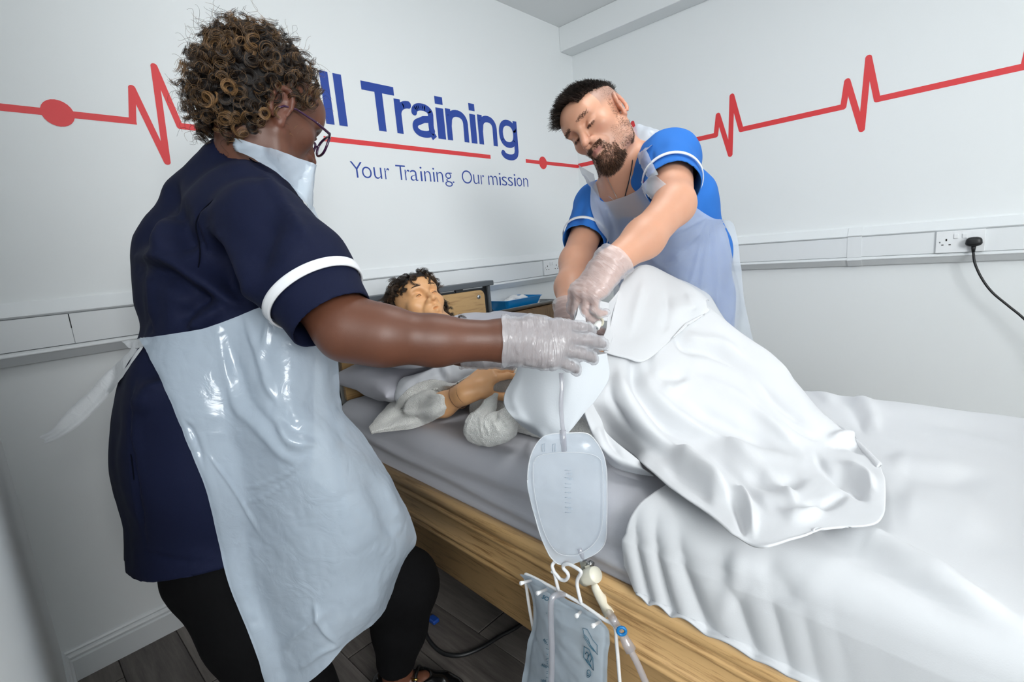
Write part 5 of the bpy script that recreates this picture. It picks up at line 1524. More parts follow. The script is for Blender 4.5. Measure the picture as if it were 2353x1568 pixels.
grow('eyebrows', brow, 420, lambda l: .0075, lambda l, n: n*.25+r_m*np.sign(l[0])*.9+u_m*.15, .00026, (66, 48, 38), (124, 94, 74), .18, 0, 8)
lash = (np.abs(x_) > .018) & (np.abs(x_) < .044) & (np.abs(z_-.0035) < .0016) & (y_ > .072)
grow('eyelashes', lash, 260, lambda l: .006, lambda l, n: n*.7-u_m*.5, .00025, (20, 16, 14), (40, 30, 26), .15, 0, 9)

# ------------------------------------------------------------------ the man's apron
mskirt = pix_grid([
 [(1357,425,1.62),(1383,462,1.58),(1420,456,1.55),(1462,438,1.50),(1490,408,1.46),(1508,405,1.45)],
 [(1357,475,1.62),(1395,490,1.58),(1440,490,1.55),(1490,480,1.52),(1540,470,1.52),(1592,471,1.60)],
 [(1372,520,1.64),(1410,530,1.60),(1460,530,1.56),(1520,520,1.55),(1580,505,1.57),(1638,501,1.62)],
 [(1402,565,1.66),(1440,575,1.62),(1490,570,1.59),(1550,555,1.60),(1625,530,1.62),(1686,516,1.70)],
 [(1408,640,1.70),(1450,640,1.66),(1510,630,1.62),(1570,620,1.63),(1650,600,1.65),(1704,610,1.72)],
 [(1410,720,1.72),(1460,720,1.68),(1520,712,1.66),(1590,704,1.68),(1660,700,1.69),(1713,706,1.76)],
 [(1410,830,1.76),(1460,830,1.72),(1530,830,1.70),(1600,826,1.72),(1680,820,1.73),(1740,815,1.79)],
 [(1420,960,1.80),(1470,960,1.76),(1540,960,1.74),(1610,956,1.76),(1690,950,1.76),(1765,945,1.82)]])
A1 = patch_grid(mskirt, 110, 130)
MT = SDF(); MT.p = list(TS2.p)
X1 = push_out(MT, A1.reshape(-1, 3), 0.012, 12).reshape(A1.shape); A1 = A1+smooth_grid(X1-A1, 24)
A1 = push_out(MT, A1.reshape(-1, 3), 0.011, 40).reshape(A1.shape); A1 = smooth_grid(A1, 3)
fl = A1.reshape(-1, 3); nn = grid_normals(A1).reshape(-1, 3); nn *= np.sign(((CC-fl)*nn).sum(1))[:, None]
fan = [([(1628,503),(1610,560),(1590,640),(1570,690)], 4, .005), ([(1632,503),(1622,570),(1612,660),(1608,700)], 4, .006), ([(1636,503),(1630,580),(1625,680)], 4, -.005),
       ([(1626,503),(1600,540),(1560,580),(1530,600)], 4, .005), ([(1620,500),(1580,520),(1540,540)], 4, .004), ([(1640,505),(1645,600),(1650,720)], 5, .005), ([(1660,510),(1672,600),(1690,740)], 8, .006),
       ([(1680,520),(1692,600),(1705,700)], 7, -.005), ([(1500,640),(1560,600),(1620,560)], 5, .004), ([(1360,430),(1372,480),(1395,540)], 5, .005), ([(1400,470),(1400,500),(1410,540)], 5, -.003)]
d = creases(fl, nn, fan)+.003*vnoise(fl, 16, 71)+.0014*vnoise(fl, 40, 72)
MAPRON = film_mat('polythene apron blue through', (222, 232, 244), 0.62, 0.22, 34, 0.32, 0.003, 0.25, 0.10)
sheet('apron', push_out(MT, fl+nn*d[:, None], .010, 40).reshape(A1.shape), MAPRON, man)
BODYT = SDF(); BODYT.p = TS2.p+S.p[:45]
def strap(rows, nu, nv, seed, margin=.007, amp=.004):
    A = patch_grid(pix_grid(rows), nu, nv)
    X = push_out(MT, A.reshape(-1, 3), margin, 10).reshape(A.shape); A = A+smooth_grid(X-A, 6)
    f = A.reshape(-1, 3); n = grid_normals(A).reshape(-1, 3); n *= np.sign(((CC-f)*n).sum(1))[:, None]
    return sheet('apron_strap', (f+n*(amp*vnoise(f, 45, seed)+amp*.5*np.abs(vnoise(f, 90, seed+1)))[:, None]).reshape(A.shape), MAPRON, man)
strap([[(1450,296,1.58),(1453,312,1.56),(1460,345,1.52),(1470,377,1.48)], [(1470,286,1.56),(1475,305,1.53),(1472,340,1.50),(1478,365,1.46)], [(1500,295,1.52),(1500,315,1.49),(1484,340,1.47),(1484,350,1.45)], [(1526,303,1.49),(1510,325,1.47),(1490,342,1.455),(1486,347,1.45)]], 30, 26, 81)
strap([[(1466,362,1.48),(1476,390,1.46),(1490,410,1.45)], [(1476,356,1.46),(1490,382,1.445),(1503,404,1.44)], [(1486,347,1.455),(1500,376,1.44),(1512,400,1.435)]], 16, 12, 83)
strap([[(1329,378,1.60),(1345,388,1.58),(1366,400,1.56)], [(1336,394,1.60),(1352,410,1.58),(1372,428,1.57)], [(1345,408,1.61),(1358,430,1.60),(1378,455,1.58)], [(1355,424,1.62),(1362,440,1.61),(1380,462,1.59)]], 20, 22, 85)
# collar trim, lanyard, necklace
def trim(name, pts, w, d0, material, margin, lift=.002):
    c = catmull(pts, 40); t = np.gradient(c, axis=0); n = np.stack([-t[:, 1], t[:, 0]], 1); n /= np.linalg.norm(n, axis=1)[:, None]
    rows = [[P(*(c[i]+n[i]*k*w), d0) for i in range(40)] for k in (-.5, 0, .5)]
    A = np.array(rows); A = push_out(MT, A.reshape(-1, 3), margin, 12).reshape(A.shape)
    return sheet(name, A, material, mt, thick=.003)
trim('collar_trim', [(1459,318),(1455,350),(1446,405),(1433,452)], 8, 1.50, WTRIM, .004)
trim('collar_trim', [(1384,405),(1390,430),(1400,447),(1415,459)], 7, 1.56, WTRIM, .004)
c = [P(x, y, 1.50) for x, y in [(1460,322),(1456,352),(1449,400),(1436,452)]]
c = push_out(MT, catmull(c, 30), .009, 12); tube('lanyard', c, .0016, mat('black lanyard', (30, 32, 40), .6), man, 6)
c = push_out(S, catmull([P(1392,400,1.50), P(1397,412,1.5), P(1406,432,1.5), P(1418,456,1.5)], 30), .0016, 12)
tube('necklace', c, .0009, mat('silver chain', (190, 186, 178), .3, metal=1.0), man, 6)
# small emblem and badge showing through the apron
def decal(name, pts, material, parent, margin):
    A = np.array([push_out(MT, np.array([P(x, y, 1.48)]), margin, 14)[0] for x, y in pts])
    return pmesh(name, A, [tuple(range(len(A)))], material, parent, smooth=False)
decal('emblem', [(1473,420),(1476,411),(1482,406),(1480,412),(1479,419)], WTRIM, mt, .004)
decal('emblem', [(1476,419),(1477,413),(1481,414),(1479,420)], mat('magenta print', (196, 40, 110), .6), mt, .0045)
decal('name_badge', [(1456,501),(1470,498),(1472,510),(1458,513)], WTRIM, mt, .0045)

# ================================================================== THE TRAINING MANNEQUIN
mq = empty('training_mannequin', B(0, 0.9, 0.66)); tag(mq, 'training mannequin with dark curly wig lying on the bed, knees raised under the drape', 'mannequin')
PLSK = mat('mannequin vinyl', (226, 172, 122), 0.42, sss=0.08, var=(14, 0.05))
qf = camdir(0.40, 0.50, 0.72); qax = orth(qf, camdir(-0.46, 0.72, -0.30))
QH = P(966, 712, 1.72)
S3 = SDF()
QL = head_prims(S3, QH, qax, 1.0, lips=.001, ear=True, nose=.98, lid=.001)
S3.ell(QL(0, .098, -.0605), np.array([.013, .012, .0045]), np.array(qax), .003, True)          # open mouth
nq = B(-.02, .50, .80)
S3.cone(QL(0, -.02, -.05), nq, .052, .058, .03)
qs_n, qs_f = B(.17, .60, .775), B(-.19, .60, .755)
S3.cone(nq, qs_n, .055, .058, .04); S3.cone(nq, qs_f, .055, .058, .04)
S3.chain([B(.07, .62, .79), B(.06, .80, .765), B(.07, .98, .745)], [.10, .085, .095], .05)
S3.chain([B(-.09, .62, .79), B(-.08, .80, .765), B(-.07, .98, .745)], [.10, .085, .095], .05)
for h_, k_, ft in ((B(.06, 1.0, .735), P(1496, 712, 1.41), P(1880, 1060, 1.09)), (B(-.10, 1.0, .735), P(1530, 705, 1.53), P(1880, 1020, 1.20))):
    S3.chain([h_, k_, ft], [.078, .046, .030], .03); fd = np.array([0.05, -.12, .03]); S3.chain([ft, ft+fd*.6], [.030, .022], .02)
qwr = P(1070, 903, 1.365)
qarm = [qs_n, P(985, 985, 1.46), qwr]
S3.chain([qarm[0], P(972, 945, 1.50), P(1020, 930, 1.42), qwr], [.048, .036, .034, .028], .02)
S3.chain([qs_f, B(-.27, .85, .73), B(-.22, 1.05, .72)], [.048, .038, .03], .02)
hand_prims(S3, qwr, camdir(.76, .56, -.30), camdir(-.40, .62, .68), 1, [(.50, .30, .15), (.52, .30, .15), (.54, .32, .15), (.56, .35, .2)], (.05, .02, -.03, -.08), .98, (1.0, .9), .028)
V, Q = S3.mesh(.0034)
mqb = npmesh('body', V, Q, PLSK, mq)
MV, MN = V, vert_normals(V, Q); mlq = ((V-QH)@np.array(qax).T)
# wrist joint rings and a rivet
SEAM = mat('mannequin joint line', (120, 84, 56), .6)
ad = (qwr-P(1020, 930, 1.42)); ad /= np.linalg.norm(ad)
for o, rr_ in ((-.002, .0318), (-.030, .0345)):
    c0 = qwr+ad*o; e1 = np.cross(ad, [0, 0, 1]); e1 /= np.linalg.norm(e1); e2 = np.cross(ad, e1)
    ring = [c0+rr_*(math.cos(a)*e1+math.sin(a)*e2) for a in np.linspace(0, 2*math.pi, 40)]
    ring = push_out(S3, np.array(ring), -.0004, 2); tube('joint_line', ring, .0009, SEAM, mq, 6)

V_, F_r = tube_data([push_out(S3, np.array([P(1084, 912, 1.45)]), -.001, 14)[0], push_out(S3, np.array([P(1084, 912, 1.45)]), .0008, 14)[0]], .0042, 14); pmesh('rivet', V_, F_r, SEAM, mq)
# closed / open eyes: dark lash arcs, brows, mouth interior
BROWN = mat('painted brow', (60, 42, 30), .6)
def face_arc(S, Lf, ax, pts, rad, name, material, parent, dep=.0006):
    out = []
    for x, z in pts:
        a = Lf(x, .14, z); n = -ax[1]; tt = np.linspace(0, .12, 120); f = S.ev(a+tt[:, None]*n)
        i = np.argmax(f < 0); out.append(a+n*(tt[i]-dep))
    tube(name, out, rad, material, parent, 6)
for t in (-1, 1):
    face_arc(S3, QL, qax, [(t*x, .034+.30*(x-.012)-6.5*(x-.012)**2) for x in np.linspace(.014, .046, 9)], [.0012]+[.0021]*5+[.0016, .0012, .0006], 'eyebrow', BROWN, mq)
    face_arc(S3, QL, qax, [(t*x, .006-3*(x-.030)**2) for x in np.linspace(.020, .039, 9)], .0009, 'lash_line', BROWN, mq)
# wig: loose waves
qg = np.linalg.norm(mlq, axis=1) < .2
wig = qg & ((mlq[:, 2] > .060+.0*mlq[:, 0]) | (mlq[:, 1] < .010)) & ~((mlq[:, 1] > .02) & (mlq[:, 2] < .066)) & (mlq[:, 2] > -.10)
cv, cq, us = keep_faces(V, Q, wig); npmesh('hair_cap', cv+MN[us]*.004, cq, mat('wig roots', (28, 21, 17), .7), mq)
r = np.random.default_rng(12); cur, tin = [], []
ids = np.where(wig)[0]
for _ in range(330):
    i = r.choice(ids); p0, n = V[i], MN[i]; l = mlq[i]
    d0 = n*.75-qax[2]*.45+qax[0]*np.sign(l[0])*.35+np.array([0, 0, -.35])+r.normal(0, .3, 3); d0 /= np.linalg.norm(d0)
    e1 = np.cross(d0, n+r.normal(0, .3, 3)); e1 /= np.linalg.norm(e1); e2 = np.cross(d0, e1)
    Lc = r.uniform(.026, .050); R = r.uniform(.007, .014); tr = r.uniform(1.0, 1.9); ph = r.uniform(0, 6.28); bt = np.clip(r.normal(.4, .22), 0, 1)
    for k in range(26):
        t = np.linspace(0, 1, 24); th = ph+t*tr*6.283+r.normal(0, .15)
        c = p0+np.outer(t*Lc*r.uniform(.85, 1.1), d0)+np.outer(t**2, [0, 0, -.02])+((R*(.3+.9*t)*np.cos(th))[:, None]*e1+(R*(.3+.9*t)*np.sin(th))[:, None]*e2)+r.normal(0, .0022, 3)
        cur.append(c); tin.append(np.clip(bt+r.normal(0, .2), 0, 1))
strands('hair', cur, .00042, tin, hair_mat('wig brown', (24, 17, 13), (104, 78, 54), .35), mq)
# gown over chest and shoulders
GOWN = mat('white gown cotton', (214, 217, 222), .85, bump=(400, .1, 2))
T3 = SDF()
T3.cone(nq-BV*-.03, qs_n, .060, .072, .04); T3.cone(nq-BV*-.03, qs_f, .06, .072, .04)
T3.chain([B(.075, .63, .79), B(.07, .80, .765), B(.08, 1.0, .745)], [.118, .104, .112], .05); T3.chain([B(-.09, .63, .79), B(-.08, .80, .765), B(-.08, 1.0, .745)], [.118, .104, .112], .05)
T3.chain([qs_n, P(950, 905, 1.56)], [.070, .056], .03)
T3.cone(nq, QL(0, 0, -.06), .062, .075, .004, True)
V, Q = T3.mesh(.006); N = vert_normals(V, Q)
V = V+N*(.005*vnoise(V*np.array([1, .6, 1]), 22, 91)+.002*vnoise(V, 50, 92)+creases(V, N, [([(1000,835),(1010,860),(1022,875)], 6, -.008), ([(1012,830),(1024,850),(1034,872)], 6, .006)]))[:, None]
V[:, 2] = np.maximum(V[:, 2], .664)
npmesh('gown', V, Q, GOWN, mq)

# ================================================================== LINEN
WLIN = mat('white bed linen', (216, 218, 221), .85, bump=(520, .08, 2), sheen=.1)
TERRY = mat('white terry towel', (236, 236, 231), .95, bump=(380, 1.0, 3, .006), sheen=.4)
PAD = mat('white absorbent pad', (212, 217, 222), .8, bump=(300, .08, 2))
def Z(x, y, z): return on_z(x, y, z)
def D(x, y, d): return P(x, y, d)
def disp_grid(A, cr, noise_terms):
    fl = A.reshape(-1, 3); n = grid_normals(A).reshape(-1, 3); n *= np.sign(((CC-fl)*n).sum(1).sum())
    d = creases(fl, n, cr)
    for amp, sc, sd in noise_terms: d = d+amp*vnoise(fl, sc, sd)
    return (fl+n*d[:, None]).reshape(A.shape)

# top sheet pulled down to the foot half of the bed, hanging over the near side
def top_sheet():
    half, top, r = .448, .676, .06
    sec = [(-half, z) for z in np.linspace(.52, top-r, 8)]
    for a in np.linspace(0.1, math.pi/2, 7): sec.append((-(half-r)-r*math.cos(a), top-r+r*math.sin(a)))
    for u in np.linspace(-(half-r-.02), half-r-.02, 70): sec.append((u, top))
    for a in np.linspace(math.pi/2, 0.05, 12): sec.append((half-r+r*math.cos(a), top-r+r*math.sin(a)))
    for z in np.linspace(top-r-.01, .508, 26): sec.append((half+.012*min(1, (top-r-z)/.05)*0+.004, z))
    for dz, du in ((.5055, .007), (.504, .012), (.5032, .017)): sec.append((half+du, dz))
    sec = np.array(sec); ns = len(sec); s = np.cumsum(np.r_[0, np.hypot(*np.diff(sec, axis=0).T)])
    nv = 190; V = np.zeros((nv, ns, 3))
    vn = (on_x(1405, 1235, -2.01)-BO)@BV; vtop = (Z(1530, 1125, .68)-BO)@BV; vfar = (Z(1830, 876, .69)-BO)@BV
    e_u = [-.45, -.1, .25, .40, .448]; e_v = [vfar-.02, (vfar+vtop)/2, vtop, vtop-.01, vn+.02]
    tu = np.linspace(0, 1, nv)
    for j, (u, z) in enumerate(sec):
        v0 = np.interp(u, e_u, e_v)
        if u >= half-.001 and z < top-r: v0 = np.interp(z, [.46, .50, .55, .62], [vn+.075, vn+.045, vn+.01, vn+.015])
        v = v0+(2.05-v0)*tu
        V[:, j] = BO+np.outer(np.full(nv, u), BU)+np.outer(v, BV)+np.outer(np.full(nv, z), BZ)
    fl = V.reshape(-1, 3); n = grid_normals(V).reshape(-1, 3)
    uu = (fl-BO)@BU; vv = (fl-BO)@BV; zz = fl[:, 2]
    n *= np.sign((n*(np.outer(uu, BU)+np.outer(zz-.5, BZ)*1.2)).sum(1))[:, None]
    side = np.clip((uu-.30)/.14, 0, 1); low = np.clip((.70-zz)/.1, .35, 1)
    nearv = np.exp(-((vv-vn-.10)/.16)**2)
    ph = vv*1.0+.30*(zz-.6)+.25*np.clip(.43-uu, 0, .3)
    sn_ = np.sin(ph*58+.9*np.sin(vv*23)); pl_ = np.sqrt(sn_*sn_+.03)-.66
    d = side*np.clip((.685-zz)/.10, 0, 1)**1.5*np.clip((zz-.44)/.06, .3, 1)*nearv*.015*pl_
    d += side*.005*vnoise(np.stack([vv*1.0, zz*.6, uu*.3], 1), 9, 21)
    d += (1-side)*(.0045*vnoise(np.stack([uu*1.0+.4*vv, vv*.35, zz*0], 1), 7, 22)+.003*vnoise(np.stack([uu*1.2-.5*vv, vv*.5, zz*0], 1), 15, 23))
    cr = [([(1880,1212),(1990,1250),(2120,1320),(2353,1440)], 18, .030), ([(1890,1232),(1990,1285),(2120,1362),(2300,1462)], 20, -.009),
          ([(2030,1060),(2120,1075),(2250,1090)], 16, .008), ([(2040,1085),(2130,1100),(2300,1112)], 20, -.006), ([(2040,1160),(2150,1190),(2300,1250)], 26, .008),
          ([(1740,1270),(1790,1330),(1830,1400)], 22, -.006), ([(1700,1260),(1690,1330),(1660,1420)], 18, .006),
          ([(1960,900),(1995,940),(2020,1000)], 12, .008), ([(1900,885),(1960,950),(1990,1010)], 10, -.006), ([(1860,880),(1920,940)], 9, .006)]
    N2 = n.copy(); d += creases(fl, N2, cr)
    V2 = (fl+n*d[:, None]).reshape(V.shape)
    # keep the cloth above mattress and rail
    f2 = V2.reshape(-1, 3); ub = (f2-BO)@BU
    f2[:, 2] = np.where(np.abs(ub) < .375, np.maximum(f2[:, 2], .664), f2[:, 2])
    zc = np.clip((f2[:, 2]-.603)/.055, 0, 1); pushu = np.where(f2[:, 2] > .506, .382+.055*np.sqrt(1-zc**2)+.006, .450)
    need = (ub > .384) & (ub < pushu) & (f2[:, 2] < .659); f2[need] += np.outer((pushu-ub)[need], BU)
    o = sheet('top_sheet', f2.reshape(V.shape), WLIN, None, thick=.004, offset=1)
    tag(o, 'white top sheet over the foot half of the bed, its near side hanging', 'sheet')
    return o
top_sheet()

# drape over the raised knees
R = [
 [D(1560,640,1.62),D(1590,650,1.62),D(1625,670,1.60),D(1665,730,1.55),D(1735,800,1.47),D(1815,868,1.38),D(1880,945,1.28),D(1955,1002,1.18),D(2020,1075,1.08)],
 [D(1446,640,1.40),D(1490,622,1.42),D(1545,644,1.42),D(1612,694,1.39),D(1702,770,1.32),D(1802,846,1.23),D(1870,932,1.14),D(1950,997,1.06),D(2026,1072,.98)],
 [D(1432,650,1.31),D(1478,616,1.33),D(1538,640,1.33),D(1606,690,1.30),D(1694,765,1.24),D(1792,842,1.16),D(1862,932,1.07),D(1945,1000,1.0),D(2032,1100,.915)],
 [D(1410,740,1.22),D(1470,720,1.24),D(1545,740,1.24),D(1622,800,1.20),D(1700,860,1.15),D(1782,930,1.07),D(1860,1005,1.0),D(1944,1075,.945),D(2036,1150,.875)],
 [D(1385,830,1.15),D(1450,830,1.15),D(1532,850,1.15),D(1612,900,1.11),D(1690,960,1.06),D(1764,1025,1.01),D(1840,1085,.955),D(1925,1140,.905),D(2030,1185,.86)],
 [D(1345,900,1.10),D(1415,925,1.09),D(1500,960,1.07),D(1582,1010,1.04),D(1660,1065,1.0),D(1732,1120,.965),D(1805,1160,.925),D(1890,1190,.885),D(2000,1208,.855)],
 [D(1325,950,1.07),Z(1400,1005,.695),Z(1478,1068,.69),Z(1550,1128,.69),Z(1632,1180,.69),Z(1690,1228,.69),Z(1740,1258,.685),Z(1820,1238,.685),Z(1890,1214,.685)]]
A = patch_grid(np.array(R), 170, 130)
cr = [([(1440,880),(1500,990),(1600,1090),(1700,1160)], 14, .010), ([(1560,900),(1640,960),(1720,1000),(1800,1050)], 16, -.009), ([(1600,860),(1690,910),(1780,980),(1850,1050)], 14, .008),
      ([(1640,1010),(1720,1060),(1800,1120),(1840,1180)], 12, .009), ([(1620,1040),(1700,1100),(1760,1180)], 12, -.008), ([(1500,760),(1490,820),(1500,870)], 12, -.006),
      ([(1740,880),(1800,940),(1860,980)], 9, -.006), ([(1950,1130),(1900,1160),(1830,1170)], 10, -.008), ([(1450,800),(1462,850),(1478,905),(1540,975),(1672,1030)], 18, -.022), ([(1470,840),(1500,915),(1592,985),(1699,1038),(1851,1062)], 18, .016),
      ([(1420,840),(1432,900),(1480,980),(1560,1060)], 16, .012), ([(1547,767),(1574,799),(1637,810),(1708,852)], 10, -.012), ([(1560,752),(1600,780),(1660,790),(1730,840)], 12, .010),
      ([(1480,640),(1462,700),(1440,770)], 9, .006), ([(1530,650),(1535,720),(1520,760)], 9, -.008), ([(1560,660),(1580,720),(1560,760)], 10, .006),
      ([(1510,862),(1545,868),(1590,862)], 8, -.008), ([(1520,882),(1545,895),(1590,870)], 8, .006),
      ([(1790,960),(1850,1000),(1895,1012)], 4, -.005), ([(1895,1012),(1940,1000),(1975,1008)], 7, .010), ([(1900,1025),(1950,1025),(1990,1040)], 6, -.008), ([(1930,960),(1960,985),(1985,995)], 8, -.008),
      ([(1700,1080),(1780,1110),(1860,1100)], 18, -.012), ([(1535,1030),(1590,1070),(1640,1110),(1690,1160)], 20, .020), ([(1520,1060),(1560,1095),(1610,1130),(1640,1160)], 9, -.010), ([(1690,1110),(1720,1160),(1735,1230)], 9, .012), ([(1670,1120),(1700,1180),(1712,1230)], 8, -.010),
      ([(1790,1180),(1850,1190),(1900,1150)], 12, .008), ([(1900,1080),(1960,1110),(1990,1150)], 14, -.012), ([(1930,1060),(1985,1090),(2010,1130)], 10, .010), ([(1870,1040),(1900,1080),(1960,1130)], 8, -.007),
      ([(1340,920),(1380,980),(1450,1045)], 8, .006), ([(1400,880),(1410,930),(1450,990)], 8, -.008)]
def bed_lim(f, z0, dz):
    u_ = (f-BO)@BU; v_ = (f-BO)@BV
    return z0+dz*np.clip((v_-1.20-.10*np.clip(u_, 0, 1))/.06, 0, 1)*np.clip((.47-u_)/.03, 0, 1)
def lift_to_bed(A, z0, dz, it=6):
    f = A.reshape(-1, 3).copy()
    for _ in range(it):
        lim = bed_lim(f, z0, dz); m = f[:, 2] < lim
        if not m.any(): break
        d = CC-f[m]; f[m] += d*((lim[m]-f[m, 2])/d[:, 2])[:, None]
    return A+smooth_grid(f.reshape(A.shape)-A, 10)
A = lift_to_bed(A, .678, .036)
A = disp_grid(A, [(l_, w_*.8, a_*1.45) for l_, w_, a_ in cr], [(.004, 11, 31), (.0022, 26, 32)])
fl = A.reshape(-1, 3); lim = bed_lim(fl, .668, .024); fl[:, 2] = np.maximum(fl[:, 2], lim); A = smooth_grid(fl.reshape(A.shape), 2)
drape = sheet('knee_drape', A, WLIN, None, thick=.003, offset=1)
tag(drape, 'white drape sheet tented over the raised knees of the mannequin', 'drape')
FO = [
 [D(1446,640,1.385),D(1490,618,1.40),D(1546,640,1.40),D(1600,668,1.38),D(1630,690,1.36)],
 [D(1428,652,1.295),D(1478,612,1.315),D(1540,636,1.315),D(1596,666,1.295),D(1624,690,1.285)],
 [D(1412,705,1.23),D(1474,690,1.243),D(1536,700,1.245),D(1590,700,1.25),D(1626,704,1.275)],
 [D(1400,760,1.185),D(1456,760,1.195),D(1520,752,1.21),D(1576,738,1.24),D(1628,716,1.27)],
 [D(1388,808,1.14),D(1438,822,1.14),D(1480,830,1.145),D(1530,792,1.185),D(1574,745,1.235)]]
A = patch_grid(np.array(FO), 80, 60)
A = disp_grid(A, [([(1482,640),(1464,700),(1446,770)], 9, .006), ([(1530,650),(1535,720),(1520,770)], 9, -.006), ([(1575,670),(1590,700),(1600,715)], 6, .004)], [(.002, 20, 35)])
sheet('turned_back_edge', A, WLIN, drape, thick=.003, offset=1)
# flap lifted in the man's gloved hand
FP = [[D(1326,682,1.10),D(1362,688,1.13),D(1400,697,1.17)],[D(1324,712,1.095),D(1352,712,1.12),D(1398,718,1.16)],[D(1318,742,1.09),D(1342,735,1.11),D(1394,738,1.155)]]
A = patch_grid(np.array(FP), 40, 30); A = disp_grid(A, [([(1330,685),(1340,715),(1345,745)], 7, -.012), ([(1360,690),(1365,720)], 10, .005)], [(.002, 25, 36)])
sheet('lifted_flap', A, WLIN, drape, thick=.002)
FP = [[D(1330,684,1.098),D(1336,690,1.095)],[D(1326,720,1.085),D(1345,728,1.085)],[D(1314,752,1.075),D(1346,760,1.078)],[D(1310,778,1.07),D(1345,790,1.07)]]
A = patch_grid(np.array(FP), 16, 40); A = disp_grid(A, [], [(.003, 25, 37)]); sheet('lifted_flap', A, WLIN, drape, thick=.002)
# inner floor of the drape around the catheter
IN = [[D(1400,697,1.19),D(1430,660,1.29)],[D(1396,745,1.185),D(1420,720,1.25)],[D(1385,775,1.14),D(1410,765,1.19)],[D(1368,800,1.09),D(1398,806,1.14)]]
A = patch_grid(np.array(IN), 20, 30); sheet('turned_back_edge', disp_grid(A, [], [(.003, 20, 38)]), WLIN, drape, thick=.002)
# absorbent pad hanging from under the hand over the mattress edge
PD = [
 [D(1184,862,1.15),D(1205,828,1.13),D(1262,826,1.09),D(1330,822,1.06),D(1395,812,1.07)],
 [D(1160,906,1.14),D(1200,890,1.11),D(1262,885,1.07),D(1330,880,1.05),D(1400,868,1.07)],
 [D(1162,938,1.13),D(1205,935,1.10),D(1262,935,1.06),D(1325,932,1.045),D(1372,915,1.06)],
 [D(1188,968,1.12),D(1222,972,1.085),D(1265,975,1.05),D(1312,968,1.04),D(1345,945,1.05)],
 [Z(1216,992,.68),D(1242,1004,1.075),D(1272,1012,1.045),D(1300,1000,1.035),D(1328,965,1.045)]]
A = patch_grid(np.array(PD), 90, 70)
A = disp_grid(A, [([(1205,860),(1182,910),(1194,950),(1220,985)], 8, .003), ([(1300,830),(1310,890),(1290,960)], 14, .006)], [(.003, 12, 39)])
o = sheet('absorbent_pad', A, PAD, None, thick=.003); tag(o, 'white absorbent pad hanging below the near gloved hand', 'pad')
# loose lower hem of the drape lying on the grey sheet
LH = [[D(1352,905,1.10),D(1378,960,1.085),D(1410,1010,1.06),D(1470,1062,1.02)],[D(1340,945,1.075),D(1365,1000,1.06),D(1400,1045,1.035),D(1480,1080,1.0)],[Z(1388,1048,.672),Z(1410,1072,.672),Z(1450,1086,.672),Z(1502,1096,.672)]]
A = patch_grid(np.array(LH), 50, 36); sheet('lower_hem', disp_grid(A, [([(1385,960),(1400,1010),(1430,1055)], 6, -.008), ([(1370,980),(1385,1030)], 6, .006)], [(.003, 22, 40)]), WLIN, drape, thick=.002)
# towels
TW = [
 [Z(846,982,.672),Z(878,944,.692),Z(912,910,.712),Z(940,890,.735),Z(975,876,.76),Z(1006,874,.775),Z(1042,880,.785),Z(1075,864,.80),Z(1106,854,.805)],
 [Z(848,986,.674),Z(886,952,.698),Z(922,922,.718),Z(952,902,.742),Z(985,889,.765),Z(1014,886,.778),Z(1048,886,.79),Z(1078,868,.805),Z(1104,858,.81)],
 [Z(850,990,.674),Z(892,966,.69),Z(932,948,.70),Z(965,935,.715),Z(1000,916,.735),Z(1026,904,.752),Z(1053,893,.775),Z(1080,872,.80),Z(1101,862,.808)],
 [Z(853,994,.674),Z(896,980,.684),Z(936,970,.692),Z(972,956,.70),Z(1008,936,.716),Z(1034,920,.735),Z(1058,900,.768),Z(1079,878,.797),Z(1098,867,.806)],
 [Z(856,997,.668),Z(905,991,.668),Z(950,985,.668),Z(988,970,.672),Z(1024,951,.69),Z(1050,930,.715),Z(1066,908,.75),Z(1076,888,.785),Z(1094,872,.80)]]
A = patch_grid(np.array(TW), 130, 90)
pxx = project(A.reshape(-1, 3))[:, 0].reshape(90, 130); wgt = np.clip((1040-pxx)/30, 0, 1)[..., None]
X1 = push_out(T3, push_out(S3, A.reshape(-1, 3), .010, 10), .008, 10).reshape(A.shape); A = A+smooth_grid((X1-A)*wgt, 8)
X1 = push_out(T3, push_out(S3, A.reshape(-1, 3), .008, 8), .006, 8).reshape(A.shape); A = A+(X1-A)*wgt
A = disp_grid(A, [([(1045,892),(1000,900),(960,917),(937,938),(942,950),(968,950),(1000,938),(1030,920)], 7, .012), ([(1030,898),(995,912),(970,932),(962,940),(990,932),(1020,915)], 7, -.006), ([(1060,895),(1040,920),(1000,948),(970,965)], 6, .008), ([(1050,900),(1025,925),(985,950)], 5, -.006),
    ([(930,925),(905,955),(880,985)], 9, -.004)], [(.003, 18, 51), (.001, 90, 52)])
A = push_out(T3, push_out(S3, A.reshape(-1, 3), .003, 6), .003, 6).reshape(A.shape)*wgt+A*(1-wgt)
o = sheet('towel', A, TERRY, None, thick=.008, offset=1); tag(o, 'white terry towel folded over the mannequin forearm with one corner pointing left', 'towel')
t2 = SDF()
t2.chain([P(1140,908,1.32), P(1126,930,1.30), P(1108,965,1.28), P(1098,988,1.275)], [.008, .015, .024, .030], .02)
t2.chain([P(1098,988,1.275), P(1128,990,1.25), P(1158,978,1.235), P(1178,950,1.23)], [.030, .033, .030, .020], .03)
t2.cone(P(1140,935,1.235), P(1135,962,1.21), .012, .008, .010, True)
V, Q = t2.mesh(.0035); N = vert_normals(V, Q)
V = V+N*(.0015*vnoise(V, 120, 54)+.003*vnoise(V, 26, 55)+creases(V, N, [([(1112,965),(1125,1000)], 3, .003), ([(1128,955),(1150,1000)], 3, .003), ([(1100,950),(1110,1008)], 3, .002), ([(1145,950),(1172,985)], 3, .003)]))[:, None]
